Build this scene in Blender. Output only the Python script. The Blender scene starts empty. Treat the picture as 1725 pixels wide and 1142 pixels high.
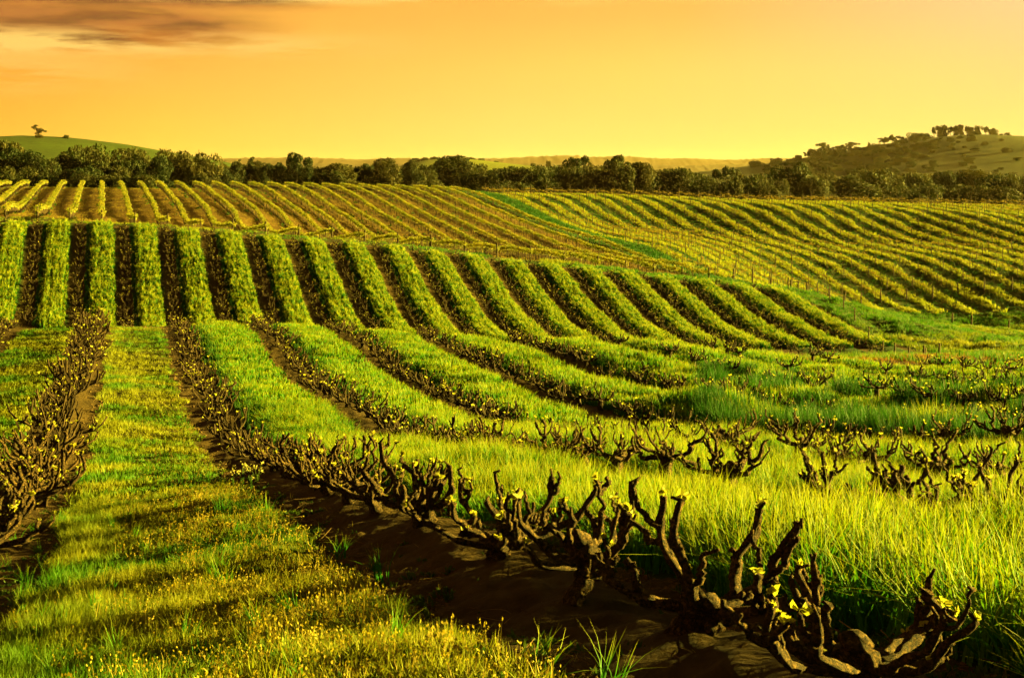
import bpy, math
import numpy as np
R = np.random.default_rng(7)
sc = bpy.context.scene
rad = math.radians

# ------------------------------------------------------------------ camera, sky, sun, exposure
FPX, W0, H0, HZ = 2400., 1725., 1142., 290.
cd = bpy.data.cameras.new('camera'); cam = bpy.data.objects.new('camera', cd); sc.collection.objects.link(cam)
cam.location = (0, 0, 0); cam.rotation_euler = (rad(90), 0, 0)
cd.sensor_width = 36.; cd.lens = 36.*FPX/W0; cd.shift_y = -(H0/2-HZ)/W0
cd.clip_start = .1; cd.clip_end = 20000
sc.camera = cam
SUN_AZ, SUN_EL = rad(76), rad(10.8)          # azimuth from +Y towards +X
sd = bpy.data.lights.new('sun', 'SUN'); sun = bpy.data.objects.new('sun', sd); sc.collection.objects.link(sun)
sd.energy = 5.0; sd.angle = rad(.6); sd.color = (1., .79, .10)
sun.rotation_euler = (rad(90)-SUN_EL, 0, math.pi-SUN_AZ)
sun.location = (200, 60, 80)
sc.view_settings.view_transform = 'Standard'; sc.view_settings.look = 'None'
sc.view_settings.exposure = 3.45; sc.view_settings.gamma = 1.0
sc.view_settings.use_curve_mapping = False
sc.cycles.max_bounces = 4; sc.cycles.diffuse_bounces = 2; sc.cycles.glossy_bounces = 1; sc.cycles.transmission_bounces = 2; sc.cycles.use_adaptive_sampling = True; sc.cycles.adaptive_threshold = .03
sc.cycles.volume_bounces = 1; sc.cycles.transparent_max_bounces = 8
sc.cycles.use_denoising = True

class NT:                                     # small node helper
    def __init__(s, t): s.t = t
    def n(s, typ, **k):
        x = s.t.nodes.new(typ)
        for a, b in k.items(): setattr(x, a, b)
        return x
    def put(s, sock, v):
        if hasattr(v, 'is_output'): s.t.links.new(v, sock)
        else: sock.default_value = v
    def math(s, op, a, b=None, c=None, clamp=False):
        x = s.n('ShaderNodeMath', operation=op, use_clamp=clamp); s.put(x.inputs[0], a)
        if b is not None: s.put(x.inputs[1], b)
        if c is not None: s.put(x.inputs[2], c)
        return x.outputs[0]
    def mix(s, f, a, b, bt='MIX'):
        x = s.n('ShaderNodeMix', data_type='RGBA', blend_type=bt)
        s.put(x.inputs[0], f)
        for i, v in ((6, a), (7, b)): s.put(x.inputs[i], (*v, 1) if isinstance(v, tuple) and len(v) == 3 else v)
        return x.outputs[2]
    def rng(s, v, a, b, c=0., d=1., smooth=True):
        x = s.n('ShaderNodeMapRange', interpolation_type='SMOOTHSTEP' if smooth else 'LINEAR')
        s.put(x.inputs[0], v)
        for i, q in enumerate((a, b, c, d)): s.put(x.inputs[i+1], q)
        return x.outputs[0]
    def noise(s, vec, scale, detail=4, rough=.55, dist=0.):
        x = s.n('ShaderNodeTexNoise'); x.inputs['Scale'].default_value = scale
        x.inputs['Detail'].default_value = detail; x.inputs['Roughness'].default_value = rough
        x.inputs['Distortion'].default_value = dist
        if vec is not None: s.t.links.new(vec, x.inputs['Vector'])
        return x.outputs[0]
    def ramp(s, f, stops):
        x = s.n('ShaderNodeValToRGB'); e = x.color_ramp.elements
        while len(e) < len(stops): e.new(.5)
        for q, (p, c) in zip(e, stops): q.position = p; q.color = (*c, 1)
        s.put(x.inputs[0], f); return x.outputs[0]

world = bpy.data.worlds.new('World'); sc.world = world; world.use_nodes = True
wt = world.node_tree; wt.nodes.clear(); N = NT(wt)
SKY = .095
tc = N.n('ShaderNodeTexCoord'); sp = N.n('ShaderNodeSeparateXYZ'); wt.links.new(tc.outputs['Generated'], sp.inputs[0])
sx, sy, sz = sp.outputs
az = N.math('ARCTAN2', sx, sy); el = N.math('ARCSINE', sz)
fx = N.rng(az, -.40, .40, smooth=False)
low = N.ramp(fx, [(0., (1., .43, .035)), (.2, (1., .61, .075)), (.5, (1., .70, .15)), (.78, (1., .725, .17)), (1., (1., .70, .19))])
mid = N.ramp(fx, [(0., (.98, .35, .035)), (.25, (1., .50, .075)), (.6, (1., .66, .125)), (.85, (1., .68, .19)), (1., (1., .63, .23))])
top = N.ramp(fx, [(0., (.74, .25, .025)), (.3, (1., .45, .065)), (.65, (1., .52, .10)), (1., (1., .63, .30))])
col = N.mix(N.rng(el, .010, .085), low, mid)
col = N.mix(N.rng(el, .065, .122), col, top)
# away from the sunward side and higher up the evening sky is dim and greenish
hor = N.math('MULTIPLY_ADD', sx, math.sin(SUN_AZ-.5), N.math('MULTIPLY', sy, math.cos(SUN_AZ-.5)))
away = N.rng(hor, -.75, .62)
dusk = N.mix(away, (.008, .062, .010), (.03, .105, .016))
col = N.mix(N.rng(el, .125, .42), col, dusk)
col = N.mix(N.rng(hor, .25, -.6), col, dusk)
# clouds: long flat bars, thick towards the upper left of the view, thinning away
cv = N.n('ShaderNodeCombineXYZ'); N.put(cv.inputs[0], N.math('MULTIPLY', az, 5.)); N.put(cv.inputs[1], N.math('MULTIPLY', el, 38.))
n1 = N.noise(cv.outputs[0], 1.15, 6, .55, .5)
n2 = N.noise(cv.outputs[0], 3.2, 5, .6, .3)
def bar(a0, a1, e0, wd):                      # soft bar from azimuth a0 fading by a1, centred on elevation e0
    d = N.math('ABSOLUTE', N.math('SUBTRACT', el, e0))
    return N.math('MULTIPLY', N.rng(d, wd, 0.), N.rng(az, a1, a0))
dens = N.math('ADD', N.math('MULTIPLY', bar(-.28, -.13, .0985, .021), 1.8), N.math('MULTIPLY', bar(-.20, -.10, .1210, .0125), 1.8))
dens = N.math('ADD', dens, N.math('MULTIPLY', N.rng(el, .119, .135), N.rng(az, .32, -.1)))
n12 = N.math('ADD', N.math('MULTIPLY', n1, .6), N.math('MULTIPLY', n2, .6))
cd_ = N.math('MULTIPLY', dens, N.rng(n12, .30, .54), clamp=True)
cl = N.mix(N.rng(n2, .38, .62), (.24, .09, .026), (.50, .18, .04))
col = N.mix(N.math('MULTIPLY', cd_, .93), col, cl)
wis = N.math('ADD', bar(-.24, -.02, .0875, .013), N.math('MULTIPLY', bar(-.36, -.20, .070, .028), .6))
wis = N.math('ADD', wis, N.math('MULTIPLY', bar(-.1, .30, .1215, .008), 1.2))
col = N.mix(N.math('MULTIPLY', wis, N.rng(n12, .5, .68), clamp=True), col, (1., .62, .14))
wis2 = N.math('MULTIPLY', bar(-.27, -.16, .088, .03), N.rng(N.math('SUBTRACT', n1, .0), .5, .38))
col = N.mix(N.math('MULTIPLY', wis2, .55, clamp=True), col, (.70, .23, .03))
col = N.mix(N.rng(sz, -.02, -.12), col, (.04, .05, .015))
bg = N.n('ShaderNodeBackground'); wt.links.new(col, bg.inputs[0]); bg.inputs[1].default_value = SKY
wo = N.n('ShaderNodeOutputWorld'); wt.links.new(bg.outputs[0], wo.inputs[0])

# ------------------------------------------------------------------ object helpers
COL = sc.collection
def tag(o, label=None, cat=None, group=None, kind=None):
    if label: o['label'] = label
    if cat: o['category'] = cat
    if group: o['group'] = group
    if kind: o['kind'] = kind
    return o
def link(o, parent=None):
    COL.objects.link(o)
    if parent is not None: o.parent = parent
    return o
def empty(name, loc): 
    o = bpy.data.objects.new(name, None); o.empty_display_size = .2; o.location = loc; return link(o)
def mesh(name, V, Fc, mats=(), midx=None, smooth=False):
    """V (n,3); Fc is a list of faces or an (m,k) array"""
    me = bpy.data.meshes.new(name); V = np.asarray(V, np.float32)
    if isinstance(Fc, np.ndarray):
        m, k = Fc.shape
        me.vertices.add(len(V)); me.vertices.foreach_set('co', V.ravel())
        me.loops.add(m*k); me.loops.foreach_set('vertex_index', Fc.astype(np.int32).ravel())
        me.polygons.add(m); me.polygons.foreach_set('loop_start', np.arange(0, m*k, k, dtype=np.int32))
        me.polygons.foreach_set('loop_total', np.full(m, k, np.int32))
    else: me.from_pydata(V.tolist(), [], Fc)
    for x in mats: me.materials.append(x)
    if midx is not None: me.polygons.foreach_set('material_index', np.asarray(midx, np.int32))
    if smooth: me.polygons.foreach_set('use_smooth', np.ones(len(me.polygons), bool))
    me.update(calc_edges=True); return me
def obj(name, me, parent=None, loc=None, rot=None, scl=None):
    o = bpy.data.objects.new(name, me)
    if loc is not None: o.location = loc
    if rot is not None: o.rotation_euler = rot
    if scl is not None: o.scale = scl
    return link(o, parent)
class MB:                                     # collects quads/tris with a material index
    def __init__(s): s.V = []; s.F = []; s.M = []; s.n = 0
    def add(s, V, F, m=0):
        V = np.asarray(V, float); s.V.append(V); s.F += [tuple(int(i)+s.n for i in f) for f in F]; s.M += [m]*len(F); s.n += len(V)
    def mesh(s, name, mats, smooth=False):
        return mesh(name, np.concatenate(s.V), s.F, mats, s.M, smooth)
def tube(P, r, sides=6, cap=True, rough=0., rg=R, gnarl=None):
    P = np.asarray(P, float); n = len(P); r = np.broadcast_to(np.asarray(r, float), (n,)).copy()
    T = np.gradient(P, axis=0); T /= np.linalg.norm(T, axis=1)[:, None]+1e-9
    u = np.cross(T[0], (.31, .77, .55)); u /= np.linalg.norm(u); V = []
    if gnarl is not None: ph1, ph2, tw = rg.uniform(0, 6.28, 3); tw = .25+tw*.06
    for i in range(n):
        u = u-T[i]*u.dot(T[i]); u /= np.linalg.norm(u)+1e-9; v = np.cross(T[i], u)
        a = np.arange(sides)*2*math.pi/sides
        rr = r[i]*(1+rough*rg.uniform(-1, 1, sides)) if gnarl is None else r[i]*(1+gnarl*np.sin(2*a+ph1+tw*i)+.7*gnarl*np.sin(3*a+ph2-tw*.7*i)+.9*gnarl*rg.uniform(-1, 1, sides))
        V.append(P[i]+np.cos(a)[:, None]*u*rr[:, None]+np.sin(a)[:, None]*v*rr[:, None])
    V = np.concatenate(V); F = []
    for i in range(n-1):
        for j in range(sides):
            a, b = i*sides+j, i*sides+(j+1) % sides; F.append((a, b, b+sides, a+sides))
    if cap: F += [tuple(range(sides))[::-1], tuple(range((n-1)*sides, n*sides))]
    return V, F

# ------------------------------------------------------------------ instancing of stuff (points -> small meshes)
_gn = {}
def protos(key, meshes):
    c = bpy.data.collections.new(key)
    for i, me in enumerate(meshes):
        o = bpy.data.objects.new('%s_%02d' % (key, i), me); c.objects.link(o)
    return c
def gn_group(c):
    if c.name in _gn: return _gn[c.name]
    g = bpy.data.node_groups.new('scatter_'+c.name, 'GeometryNodeTree')
    g.interface.new_socket('Geometry', in_out='INPUT', socket_type='NodeSocketGeometry')
    g.interface.new_socket('Geometry', in_out='OUTPUT', socket_type='NodeSocketGeometry')
    n = NT(g); gi = n.n('NodeGroupInput'); go = n.n('NodeGroupOutput')
    ci = n.n('GeometryNodeCollectionInfo'); ci.inputs['Collection'].default_value = c
    ci.inputs['Separate Children'].default_value = True; ci.inputs['Reset Children'].default_value = True
    iop = n.n('GeometryNodeInstanceOnPoints'); iop.inputs['Pick Instance'].default_value = True
    def na(name, t):
        x = n.n('GeometryNodeInputNamedAttribute', data_type=t); x.inputs['Name'].default_value = name; return x.outputs['Attribute']
    er = n.n('FunctionNodeEulerToRotation'); g.links.new(na('rot', 'FLOAT_VECTOR'), er.inputs[0])
    g.links.new(gi.outputs[0], iop.inputs['Points']); g.links.new(ci.outputs[0], iop.inputs['Instance'])
    g.links.new(na('idx', 'INT'), iop.inputs['Instance Index']); g.links.new(er.outputs[0], iop.inputs['Rotation'])
    g.links.new(na('scl', 'FLOAT_VECTOR'), iop.inputs['Scale']); g.links.new(iop.outputs[0], go.inputs[0])
    _gn[c.name] = g; return g
def scatter(name, c, P, rot, scl, parent=None, rg=R):
    n = len(P); me = bpy.data.meshes.new(name); me.vertices.add(n)
    me.vertices.foreach_set('co', np.asarray(P, np.float32).ravel())
    a = me.attributes.new('rot', 'FLOAT_VECTOR', 'POINT'); a.data.foreach_set('vector', np.asarray(rot, np.float32).ravel())
    a = me.attributes.new('scl', 'FLOAT_VECTOR', 'POINT'); a.data.foreach_set('vector', np.asarray(scl, np.float32).ravel())
    a = me.attributes.new('idx', 'INT', 'POINT'); a.data.foreach_set('value', rg.integers(0, len(c.objects), n).astype(np.int32))
    o = obj(name, me, parent); md = o.modifiers.new('scatter', 'NODES'); md.node_group = gn_group(c)
    o['kind'] = 'stuff'; return o
def scatter_on(name, c, X, Y, hgt, wid, tilt=.15, sink=0., parent=None, origin=(0, 0, 0)):
    n = len(X); Z = GZ(X, Y)-sink
    rot = np.c_[R.normal(0, tilt, n), R.normal(0, tilt, n), R.uniform(0, 6.283, n)]
    P = np.c_[X, Y, Z]-np.asarray(origin)
    return scatter(name, c, P, rot, np.c_[wid, wid, hgt], parent)

# ------------------------------------------------------------------ lie of the land
# heights surveyed along the vine rows (metres below the eye), joined by a thin-plate surface
F = FPX; HY = HZ
V1,V2=215.,172.
def perp(v):
    a=np.arctan((v-862.5)/F); return np.cos(a),-np.sin(a)
P1=perp(V1);P2=perp(V2)
pts=[]
def row(P,u,l,dh=0):
    for x,y in l:
        m=(x-862.5)/F; Y=u/(P[0]*m+P[1]); pts.append((m*Y,Y,(y-HY)*Y/F+dh,x,y))
def at(l):
    for x,y,Y in l:
        m=(x-862.5)/F; pts.append((m*Y,Y,(y-HY)*Y/F,x,y))
row(P1,1.8,[(1080,1095),(900,985),(720,890),(520,810),(400,755),(340,655),(308,565)])
row(P1,4.8,[(413,560),(490,612),(560,672),(657,732),(710,760),(1130,830),(1440,895),(1560,915)])
row(P1,7.8,[(552,568),(640,608),(710,658),(780,694),(850,725),(920,752),(1125,760),(1300,790),(1620,845)])
row(P1,10.8,[(696,573),(780,603),(885,645),(938,678),(1025,710),(1275,735),(1400,765)])
row(P1,13.8,[(878,585),(1040,652),(1225,672),(1450,738)])
row(P1,16.8,[(990,589),(1125,605),(1240,640),(1352,669)])
row(P1,19.8,[(1202,596),(1314,628),(1440,669)])
at([(130,655,34),(90,755,24),(158,560,49),(30,860,16.5),(0,1142,6.2),(-60,960,12),(-300,900,14),(1725,1100,4.3),(1725,900,9),(1725,780,17),(1725,690,28),(1725,640,42),(300,1142,5.2),(600,1142,4.4),(870,1142,4.1),(1400,1180,3.9),(300,760,24),(240,655,34),(240,565,49)])
for X,Y,h in [(0,0,1.45),(-6,0,1.6),(6,0,1.3),(-12,5,2.6),(12,0,1.3),(0,-20,1.0),(-20,-20,1.5),(20,-20,.8),(-25,30,6),(-40,60,8),(-40,100,4.5),(-60,150,4.5),(-75,236,2.6),(60,60,8.5),(70,100,14),(80,160,18),(110,245,7)]: pts.append((X,Y,h,0,0))
top=[(38,381),(110,381),(180,383),(253,385),(322,390),(385,394),(448,400),(512,405),(575,408),(640,415),(706,422),(771,428),(842,440),(908,445),(974,452),(1048,461),(1105,468),(1175,475),(1240,483),(1295,486)]
bot=[(10,545),(101,552),(184,560),(266,558),(350,558),(431,556),(513,562),(598,562),(679,562),(767,570),(837,572),(910,577),(991,580),(1071,585),(1152,590),(1210,591),(1280,592),(1350,592),(1430,593),(1500,592)]
for i,(x,y) in enumerate(top):
    at([(x,y,104+.55*(i-2)**1 if i>2 else 104)])
for i,(x,y) in enumerate(bot): at([(x,y,86.5+.55*max(i-3,0))])
# mid-slope of the second block
at([(183,470,95.5),(430,472,97),(640,480,99),(900,505,102),(1180,530,104),(1390,535,106)])
# hidden dip between block 1 and 2
for x,y in [(60,560),(240,563),(500,575),(750,585),(1000,597),(1250,603)]:
    m=(x-862.5)/F
    for Y,k in ((62,1.035),(70,1.06),(78,1.03)): pts.append((m*Y,Y,(y-HY)*Y/F*k,0,0))
# right meadow
at([(1640,548,165),(1640,560,140),(1640,575,120),(1640,590,95),(1640,606,70),(1640,625,50),(1500,605,62),(1460,530,108),(1720,560,150),(1720,600,85)])
# block 3
at([(177,318,236),(177,341,190),(177,360,170),(177,376,156),(177,379,136),(31,360,150),(31,366,140),(10,317,236),(378,345,190),(401,368,170),(408,383,165),(420,400,156),(460,400,134),(560,407,134),(560,418,156),(330,318,238),(650,323,239),(830,328,240),(740,424,135),(850,436,135),(959,451,135),(740,430,155),(850,438,158),(600,370,190),(830,375,195),(1130,465,142),(1220,480,142)])
at([(1130,335,240),(1425,343,241),(1725,348,244),(1125,396,205),(1425,421,200),(1725,440,195),(1425,503,174),(1725,520,168),(1200,440,178),(1130,425,170),(1000,330,240),(1000,385,200),(1600,525,168)])
# fall beyond the crest
for x,y in [(-100,318),(10,317),(330,318),(650,323),(1000,330),(1425,343),(1725,348),(1900,352)]:
    m=(x-862.5)/F; h0=(y-HY)*240/F
    for Y,d in ((262,1.0),(300,4.5),(350,7),(420,8.5)): pts.append((m*Y,Y,h0+d*(1 if x<1200 else .9),0,0))
for x,y in [(-100,382),(10,382),(180,384),(322,391),(448,401),(575,409),(706,423),(842,441),(974,454),(1105,471),(1240,486)]:
    m=(x-862.5)/F
    for Y in (114+max(0,(x-180)/110),120+max(0,(x-180)/130),127+max(0,(x-180)/150)): pts.append((m*Y,Y,(y+2.5-HY)*Y/F,0,0))
Q=np.array(pts); 

Q = np.array(pts)
S_ = 60.; A_ = Q[:, :2]/S_
_d2 = ((A_[:, None]-A_[None])**2).sum(-1); _K = .5*_d2*np.log(_d2+1e-12)+np.diag(.0015*(.15+(Q[:, 1]/100)**2*.6).clip(.02))
_P = np.c_[np.ones(len(A_)), A_]
_w = np.linalg.solve(np.block([[_K, _P], [_P.T, np.zeros((3, 3))]]), np.r_[Q[:, 2], 0, 0, 0])
def H_near(X, Y):
    X = np.asarray(X, float)/S_; Y = np.asarray(Y, float)/S_; o = np.empty(len(X))
    for i in range(0, len(X), 20000):
        x = X[i:i+20000, None]; y = Y[i:i+20000, None]
        d2 = (x-A_[None, :, 0])**2+(y-A_[None, :, 1])**2
        o[i:i+20000] = (.5*d2*np.log(d2+1e-12))@_w[:-3]+_w[-3]+_w[-2]*x[:, 0]+_w[-1]*y[:, 0]
    return o
def sm(a, b, x): t = np.clip((x-a)/(b-a), 0, 1); return t*t*(3-2*t)
def vn(x, y, s, seed=0):                       # smooth pseudo-noise, about -1..1, feature size s
    r = np.random.default_rng(1000+seed); v = 0
    for k in range(5):
        a = r.uniform(0, 6.283); f = r.uniform(.7, 1.5)/s; v = v+np.sin(2*np.pi*f*(x*np.cos(a)+y*np.sin(a))+r.uniform(0, 6.283)+1.3*np.sin(2*np.pi*.6*f*(x*np.sin(a)-y*np.cos(a))))
    return v/3.2
def hill(X, Y, y0, wid, prof):
    px = 862.5+FPX*X/y0; s = np.interp(px, [p[0] for p in prof], [p[1] for p in prof])
    s2 = np.interp(px-8, [p[0] for p in prof], [p[1] for p in prof]); s3 = np.interp(px+8, [p[0] for p in prof], [p[1] for p in prof])
    top = (HZ-(s+s2+s3)/3)*y0/FPX
    return top, np.exp(-((Y-y0)/wid)**2)
HILLS = [(900., 230., [(-700, 330), (-400, 280), (-150, 243), (0, 232), (60, 229), (120, 232), (200, 242), (280, 257), (350, 269), (390, 282), (430, 300), (520, 330)]),
         (1500., 260., [(560, 330), (660, 284), (720, 270), (760, 267), (800, 269), (860, 276), (930, 283), (1020, 292), (1100, 330)]),
         (1300., 330., [(1000, 330), (1090, 297), (1200, 288), (1280, 278), (1340, 269), (1400, 259), (1460, 249), (1530, 237), (1620, 227), (1680, 229), (1725, 234), (1850, 250), (2000, 280), (2300, 330)])]
def GZ(X, Y):
    X = np.asarray(X, float); Y = np.asarray(Y, float)
    z = -10.-6.*sm(-.06, .22, X/np.maximum(Y, 50.)); base = z.copy(); near = (Y < 420) & (np.abs(X) < 330)
    zn = -H_near(X[near], Y[near]); t = sm(300, 410, Y[near]); tx = sm(180, 300, np.abs(X[near]))
    zn = np.clip(zn, -40, 6); z[near] = zn*(1-t)*(1-tx)+z[near]*(1-(1-t)*(1-tx))
    far = Y > 420
    if far.any():
        Xf, Yf = X[far], Y[far]; zf = z[far]
        zf = zf+1.5*vn(Xf, Yf, 260, 3)*sm(420, 600, Yf)
        for y0, wd, pr in HILLS:
            tp, g = hill(Xf, Yf, y0, wd, pr); bf = base[far]; zf = np.maximum(zf, bf+(np.maximum(tp, bf)-bf)*g)
        z[far] = zf
    # small lumps of tilled ground
    k = sm(60, 20, Y)
    rm = sm(50, 56, P2[0]*X+P2[1]*Y)*sm(52, 66, Y)*sm(175, 150, Y)
    z = z+rm*(.26*vn(X, Y, 9., 17)+.12*vn(X, Y, 3.6, 18))
    u2 = P2[0]*X+P2[1]*Y; e0, e1 = edge2(u2); d2 = np.abs(u2-3*np.round(u2/3)); z = z+.12*sm(1.05, .45, d2)*sm(e0-.6, e0+1, Y)*sm(e1+.6, e1-1, Y)*(u2 < 52.5)
    u1 = P1[0]*X+P1[1]*Y; d1 = np.abs(u1-ROW0-SP*np.round((u1-ROW0)/SP)); z = z+.13*sm(.45, 1.1, d1)*sm(12, 20, Y)*sm(.22, .08, pxm(X, Y))*(u1 > 1.9)*(u1 < 46)*sm(B1_END(u1)+1, B1_END(u1)-1, Y)*(Y > 0)
    z = z+.95*vn(X, Y, 60., 23)*sm(60, 72, u2)*sm(150, 172, Y)*sm(243, 225, Y)
    return z+(.012*vn(X, Y, .9, 5)+.03*vn(X, Y, 3.1, 6))*k*(Y < 60)+.05*vn(X, Y, 9., 7)*(Y < 240)
def ground_at(px, py, ymin=3., ymax=420.):     # first ground point behind an image point (survey aid)
    m = (px-862.5)/FPX; Ys = np.exp(np.linspace(np.log(ymin), np.log(ymax), 1500)); z = GZ(m*Ys, Ys)
    pr = HZ-FPX*z/Ys; i = int(np.argmax(pr <= py)); return m*Ys[i], Ys[i], z[i]
_p = lambda P: (P[0], P[1])
def uw(P, X, Y): return P[0]*X+P[1]*Y, -P[1]*X+P[0]*Y     # across the rows, along the rows
def xy(P, u, w): return P[0]*u-P[1]*w, P[1]*u+P[0]*w
def pxm(X, Y): return X/np.maximum(Y, .1)

ROW0, SP = 1.8, 3.0
B1_END = lambda u: np.where(u < 3.3, 52.5, 58.5-.36*u)
def edge2(u): i = u/3.; return 86.3+.55*np.clip(i-3, 0, 99), 104.5+.55*np.clip(i-2, 0, 99)
def edge3(u): return np.interp(u, [-30, 0, 45, 60], [141, 136, 134.5, 140]), 246.
def edge4(u): return np.interp(u, [58, 62, 75, 90, 105, 125, 160], [141, 146, 160, 172, 172, 168, 164]), 247.
def soil_half(X, Y, k):                        # half width of the bare band along vine row k
    m = pxm(X, Y)
    if np.ndim(k) == 0: k = np.full(np.shape(X), k)
    w = .66*(1-sm(.02, .20, m)*.85)
    w = np.where(k >= 4, w*(1-.75*sm(.05, .14, m)), w)
    w = np.where(k <= 0, .62, w)
    return np.maximum(w, np.where(k == 0, .62, .10))
def zone(X, Y):
    """0 soil, 1 tall grass, 2 short weedy turf, 3 block-2 grass, 4 mulch, 5 block-4 bright strip, 6 block-4 green, 7 meadow, 8 tall band with shade in its colour"""
    u1, w1 = uw(P1, X, Y); u2, w2 = uw(P2, X, Y); z = np.full(X.shape, 7)
    wob = .07*vn(X, Y, 1.3, 11)+.09*vn(X, Y, 4., 12)
    b1 = (Y < B1_END(u1)) & (u1 < 46)
    k = np.round((u1-ROW0)/SP); d = np.abs(u1+wob-ROW0-SP*k)
    g = d > soil_half(X, Y, k)
    z1 = np.where(g, np.where(u1 < 1.8, 2, 1), 0)
    z1 = np.where((u1 < 1.8) & (u1 > -1.6) & ((u1+wob < -.72) | (u1+wob > 1.24)), 0, z1)
    z = np.where(b1, z1, z)
    e0, e1 = edge2(u2); b2 = (Y > e0-1.) & (Y < e1+.6) & (u2 < 3*17+1.6)
    k2 = np.round(u2/3.); d2 = np.abs(u2+.8*wob-3*k2)
    z = np.where(b2, np.where(d2 < .90, 3, 0), z)
    z = np.where(b2 & ((Y < e0) | (Y > e1)) & (z == 3), 3, z)
    e0, e1 = edge3(u2); b3 = (Y > e0) & (Y < e1) & (u2 < 57.5)
    z = np.where(b3, 4, z)
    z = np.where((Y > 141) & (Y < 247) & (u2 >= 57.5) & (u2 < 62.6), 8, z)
    e0, e1 = edge4(u2); b4 = (Y > e0-2) & (Y < e1) & (u2 >= 62.6)
    q = (u2-62.6)/3.6; fr = q-np.floor(q)
    z = np.where(b4, np.where((fr > .16) & (fr < .58+.1*vn(X, Y, 9., 19)), 5, 6), z)
    z = np.where((u2 < 52) & (Y >= 48) & (Y < e0) & (~b1) & (~b2) & (u2 < 30), np.where(Y < 87, 0, 9), z)
    return z

# ------------------------------------------------------------------ materials
def new_mat(name, rough=.8, spec=.25):
    m = bpy.data.materials.new(name); m.use_nodes = True; t = m.node_tree; n = NT(t); b = t.nodes['Principled BSDF']
    b.inputs['Roughness'].default_value = rough; b.inputs['Specular IOR Level'].default_value = spec
    return m, n, b
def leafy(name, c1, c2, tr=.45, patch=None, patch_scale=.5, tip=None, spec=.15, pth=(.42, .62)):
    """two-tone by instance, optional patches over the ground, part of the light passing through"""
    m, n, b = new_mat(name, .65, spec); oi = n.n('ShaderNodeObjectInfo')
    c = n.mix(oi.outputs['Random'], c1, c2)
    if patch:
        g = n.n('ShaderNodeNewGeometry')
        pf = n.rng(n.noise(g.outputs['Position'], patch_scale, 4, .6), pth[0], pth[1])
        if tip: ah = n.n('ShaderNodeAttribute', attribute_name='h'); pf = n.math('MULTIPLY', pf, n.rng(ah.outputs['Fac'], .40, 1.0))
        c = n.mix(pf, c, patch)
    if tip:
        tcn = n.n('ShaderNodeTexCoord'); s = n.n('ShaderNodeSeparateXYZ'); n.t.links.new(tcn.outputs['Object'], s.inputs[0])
        at = n.n('ShaderNodeAttribute', attribute_name='h'); c = n.mix(n.rng(at.outputs['Fac'], .58, 1.08), c, tip)  # tips yellower by nature, brightened further as sun painted on the tops
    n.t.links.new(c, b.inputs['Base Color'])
    if tr:
        tl = n.n('ShaderNodeBsdfTranslucent'); n.t.links.new(n.mix(1., c, (1., 1., 1.), 'MULTIPLY'), tl.inputs[0])
        mx = n.n('ShaderNodeMixShader'); mx.inputs[0].default_value = tr
        n.t.links.new(b.outputs[0], mx.inputs[1]); n.t.links.new(tl.outputs[0], mx.inputs[2])
        n.t.links.new(mx.outputs[0], n.t.nodes['Material Output'].inputs[0])
    return m
M = {}
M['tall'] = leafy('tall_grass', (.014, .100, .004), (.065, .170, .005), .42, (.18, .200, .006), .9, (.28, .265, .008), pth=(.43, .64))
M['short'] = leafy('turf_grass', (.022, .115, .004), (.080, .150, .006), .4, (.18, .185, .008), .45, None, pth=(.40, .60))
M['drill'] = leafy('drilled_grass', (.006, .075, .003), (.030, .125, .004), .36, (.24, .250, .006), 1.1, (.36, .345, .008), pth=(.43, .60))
M['strip'] = leafy('yellow_grass', (.15, .185, .006), (.26, .26, .009), .45, (.06, .15, .005), .12, (.30, .28, .01), pth=(.50, .62))
M['meadow'] = leafy('meadow_grass', (.020, .095, .004), (.070, .130, .005), .4, (.17, .170, .008), .13, None, pth=(.46, .64))
M['dark'] = leafy('dark_and_shade_grass', (.014, .070, .004), (.030, .085, .005), .35)  # weed green; also stands in for shade on strip flanks and the hollow's wall
M['dry'] = leafy('dry_stems', (.17, .13, .016), (.26, .19, .024), .3)
M['seed'] = leafy('seed_heads', (.22, .17, .012), (.32, .24, .016), .4)
M['rust'] = leafy('rusty_grass', (.15, .065, .010), (.20, .10, .015), .3)
M['bud'] = leafy('young_vine_leaf', (.26, .26, .02), (.40, .36, .03), .5, spec=.3)
M['canopy'] = leafy('vine_foliage', (.085, .105, .006), (.16, .155, .009), .45, (.20, .17, .012), .35)
M['canopy2'] = leafy('sparse_vine_foliage', (.12, .08, .008), (.19, .13, .012), .4)
M['flower'] = leafy('pale_petals', (.42, .38, .12), (.50, .44, .15), .4)
M['weed'] = leafy('weed_leaves', (.025, .060, .006), (.055, .085, .007), .4)
def leaf_tree(name, c1, c2):
    m, n, b = new_mat(name, .7, .15); g = n.n('ShaderNodeNewGeometry'); oi = n.n('ShaderNodeObjectInfo')
    f = n.math('ADD', n.math('MULTIPLY', n.noise(g.outputs['Position'], .35, 2, .5), .7), n.math('MULTIPLY', oi.outputs['Random'], .45))
    c = n.mix(n.rng(f, .42, .85), c1, c2); n.t.links.new(c, b.inputs['Base Color'])
    tl = n.n('ShaderNodeBsdfTranslucent'); n.t.links.new(c, tl.inputs[0]); mx = n.n('ShaderNodeMixShader'); mx.inputs[0].default_value = .3
    n.t.links.new(b.outputs[0], mx.inputs[1]); n.t.links.new(tl.outputs[0], mx.inputs[2]); n.t.links.new(mx.outputs[0], n.t.nodes['Material Output'].inputs[0])
    return m
M['gum'] = leaf_tree('gum_leaves', (.022, .027, .005), (.044, .036, .006))
M['gum2'] = leaf_tree('dark_gum_leaves', (.013, .020, .004), (.028, .027, .005))
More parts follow.
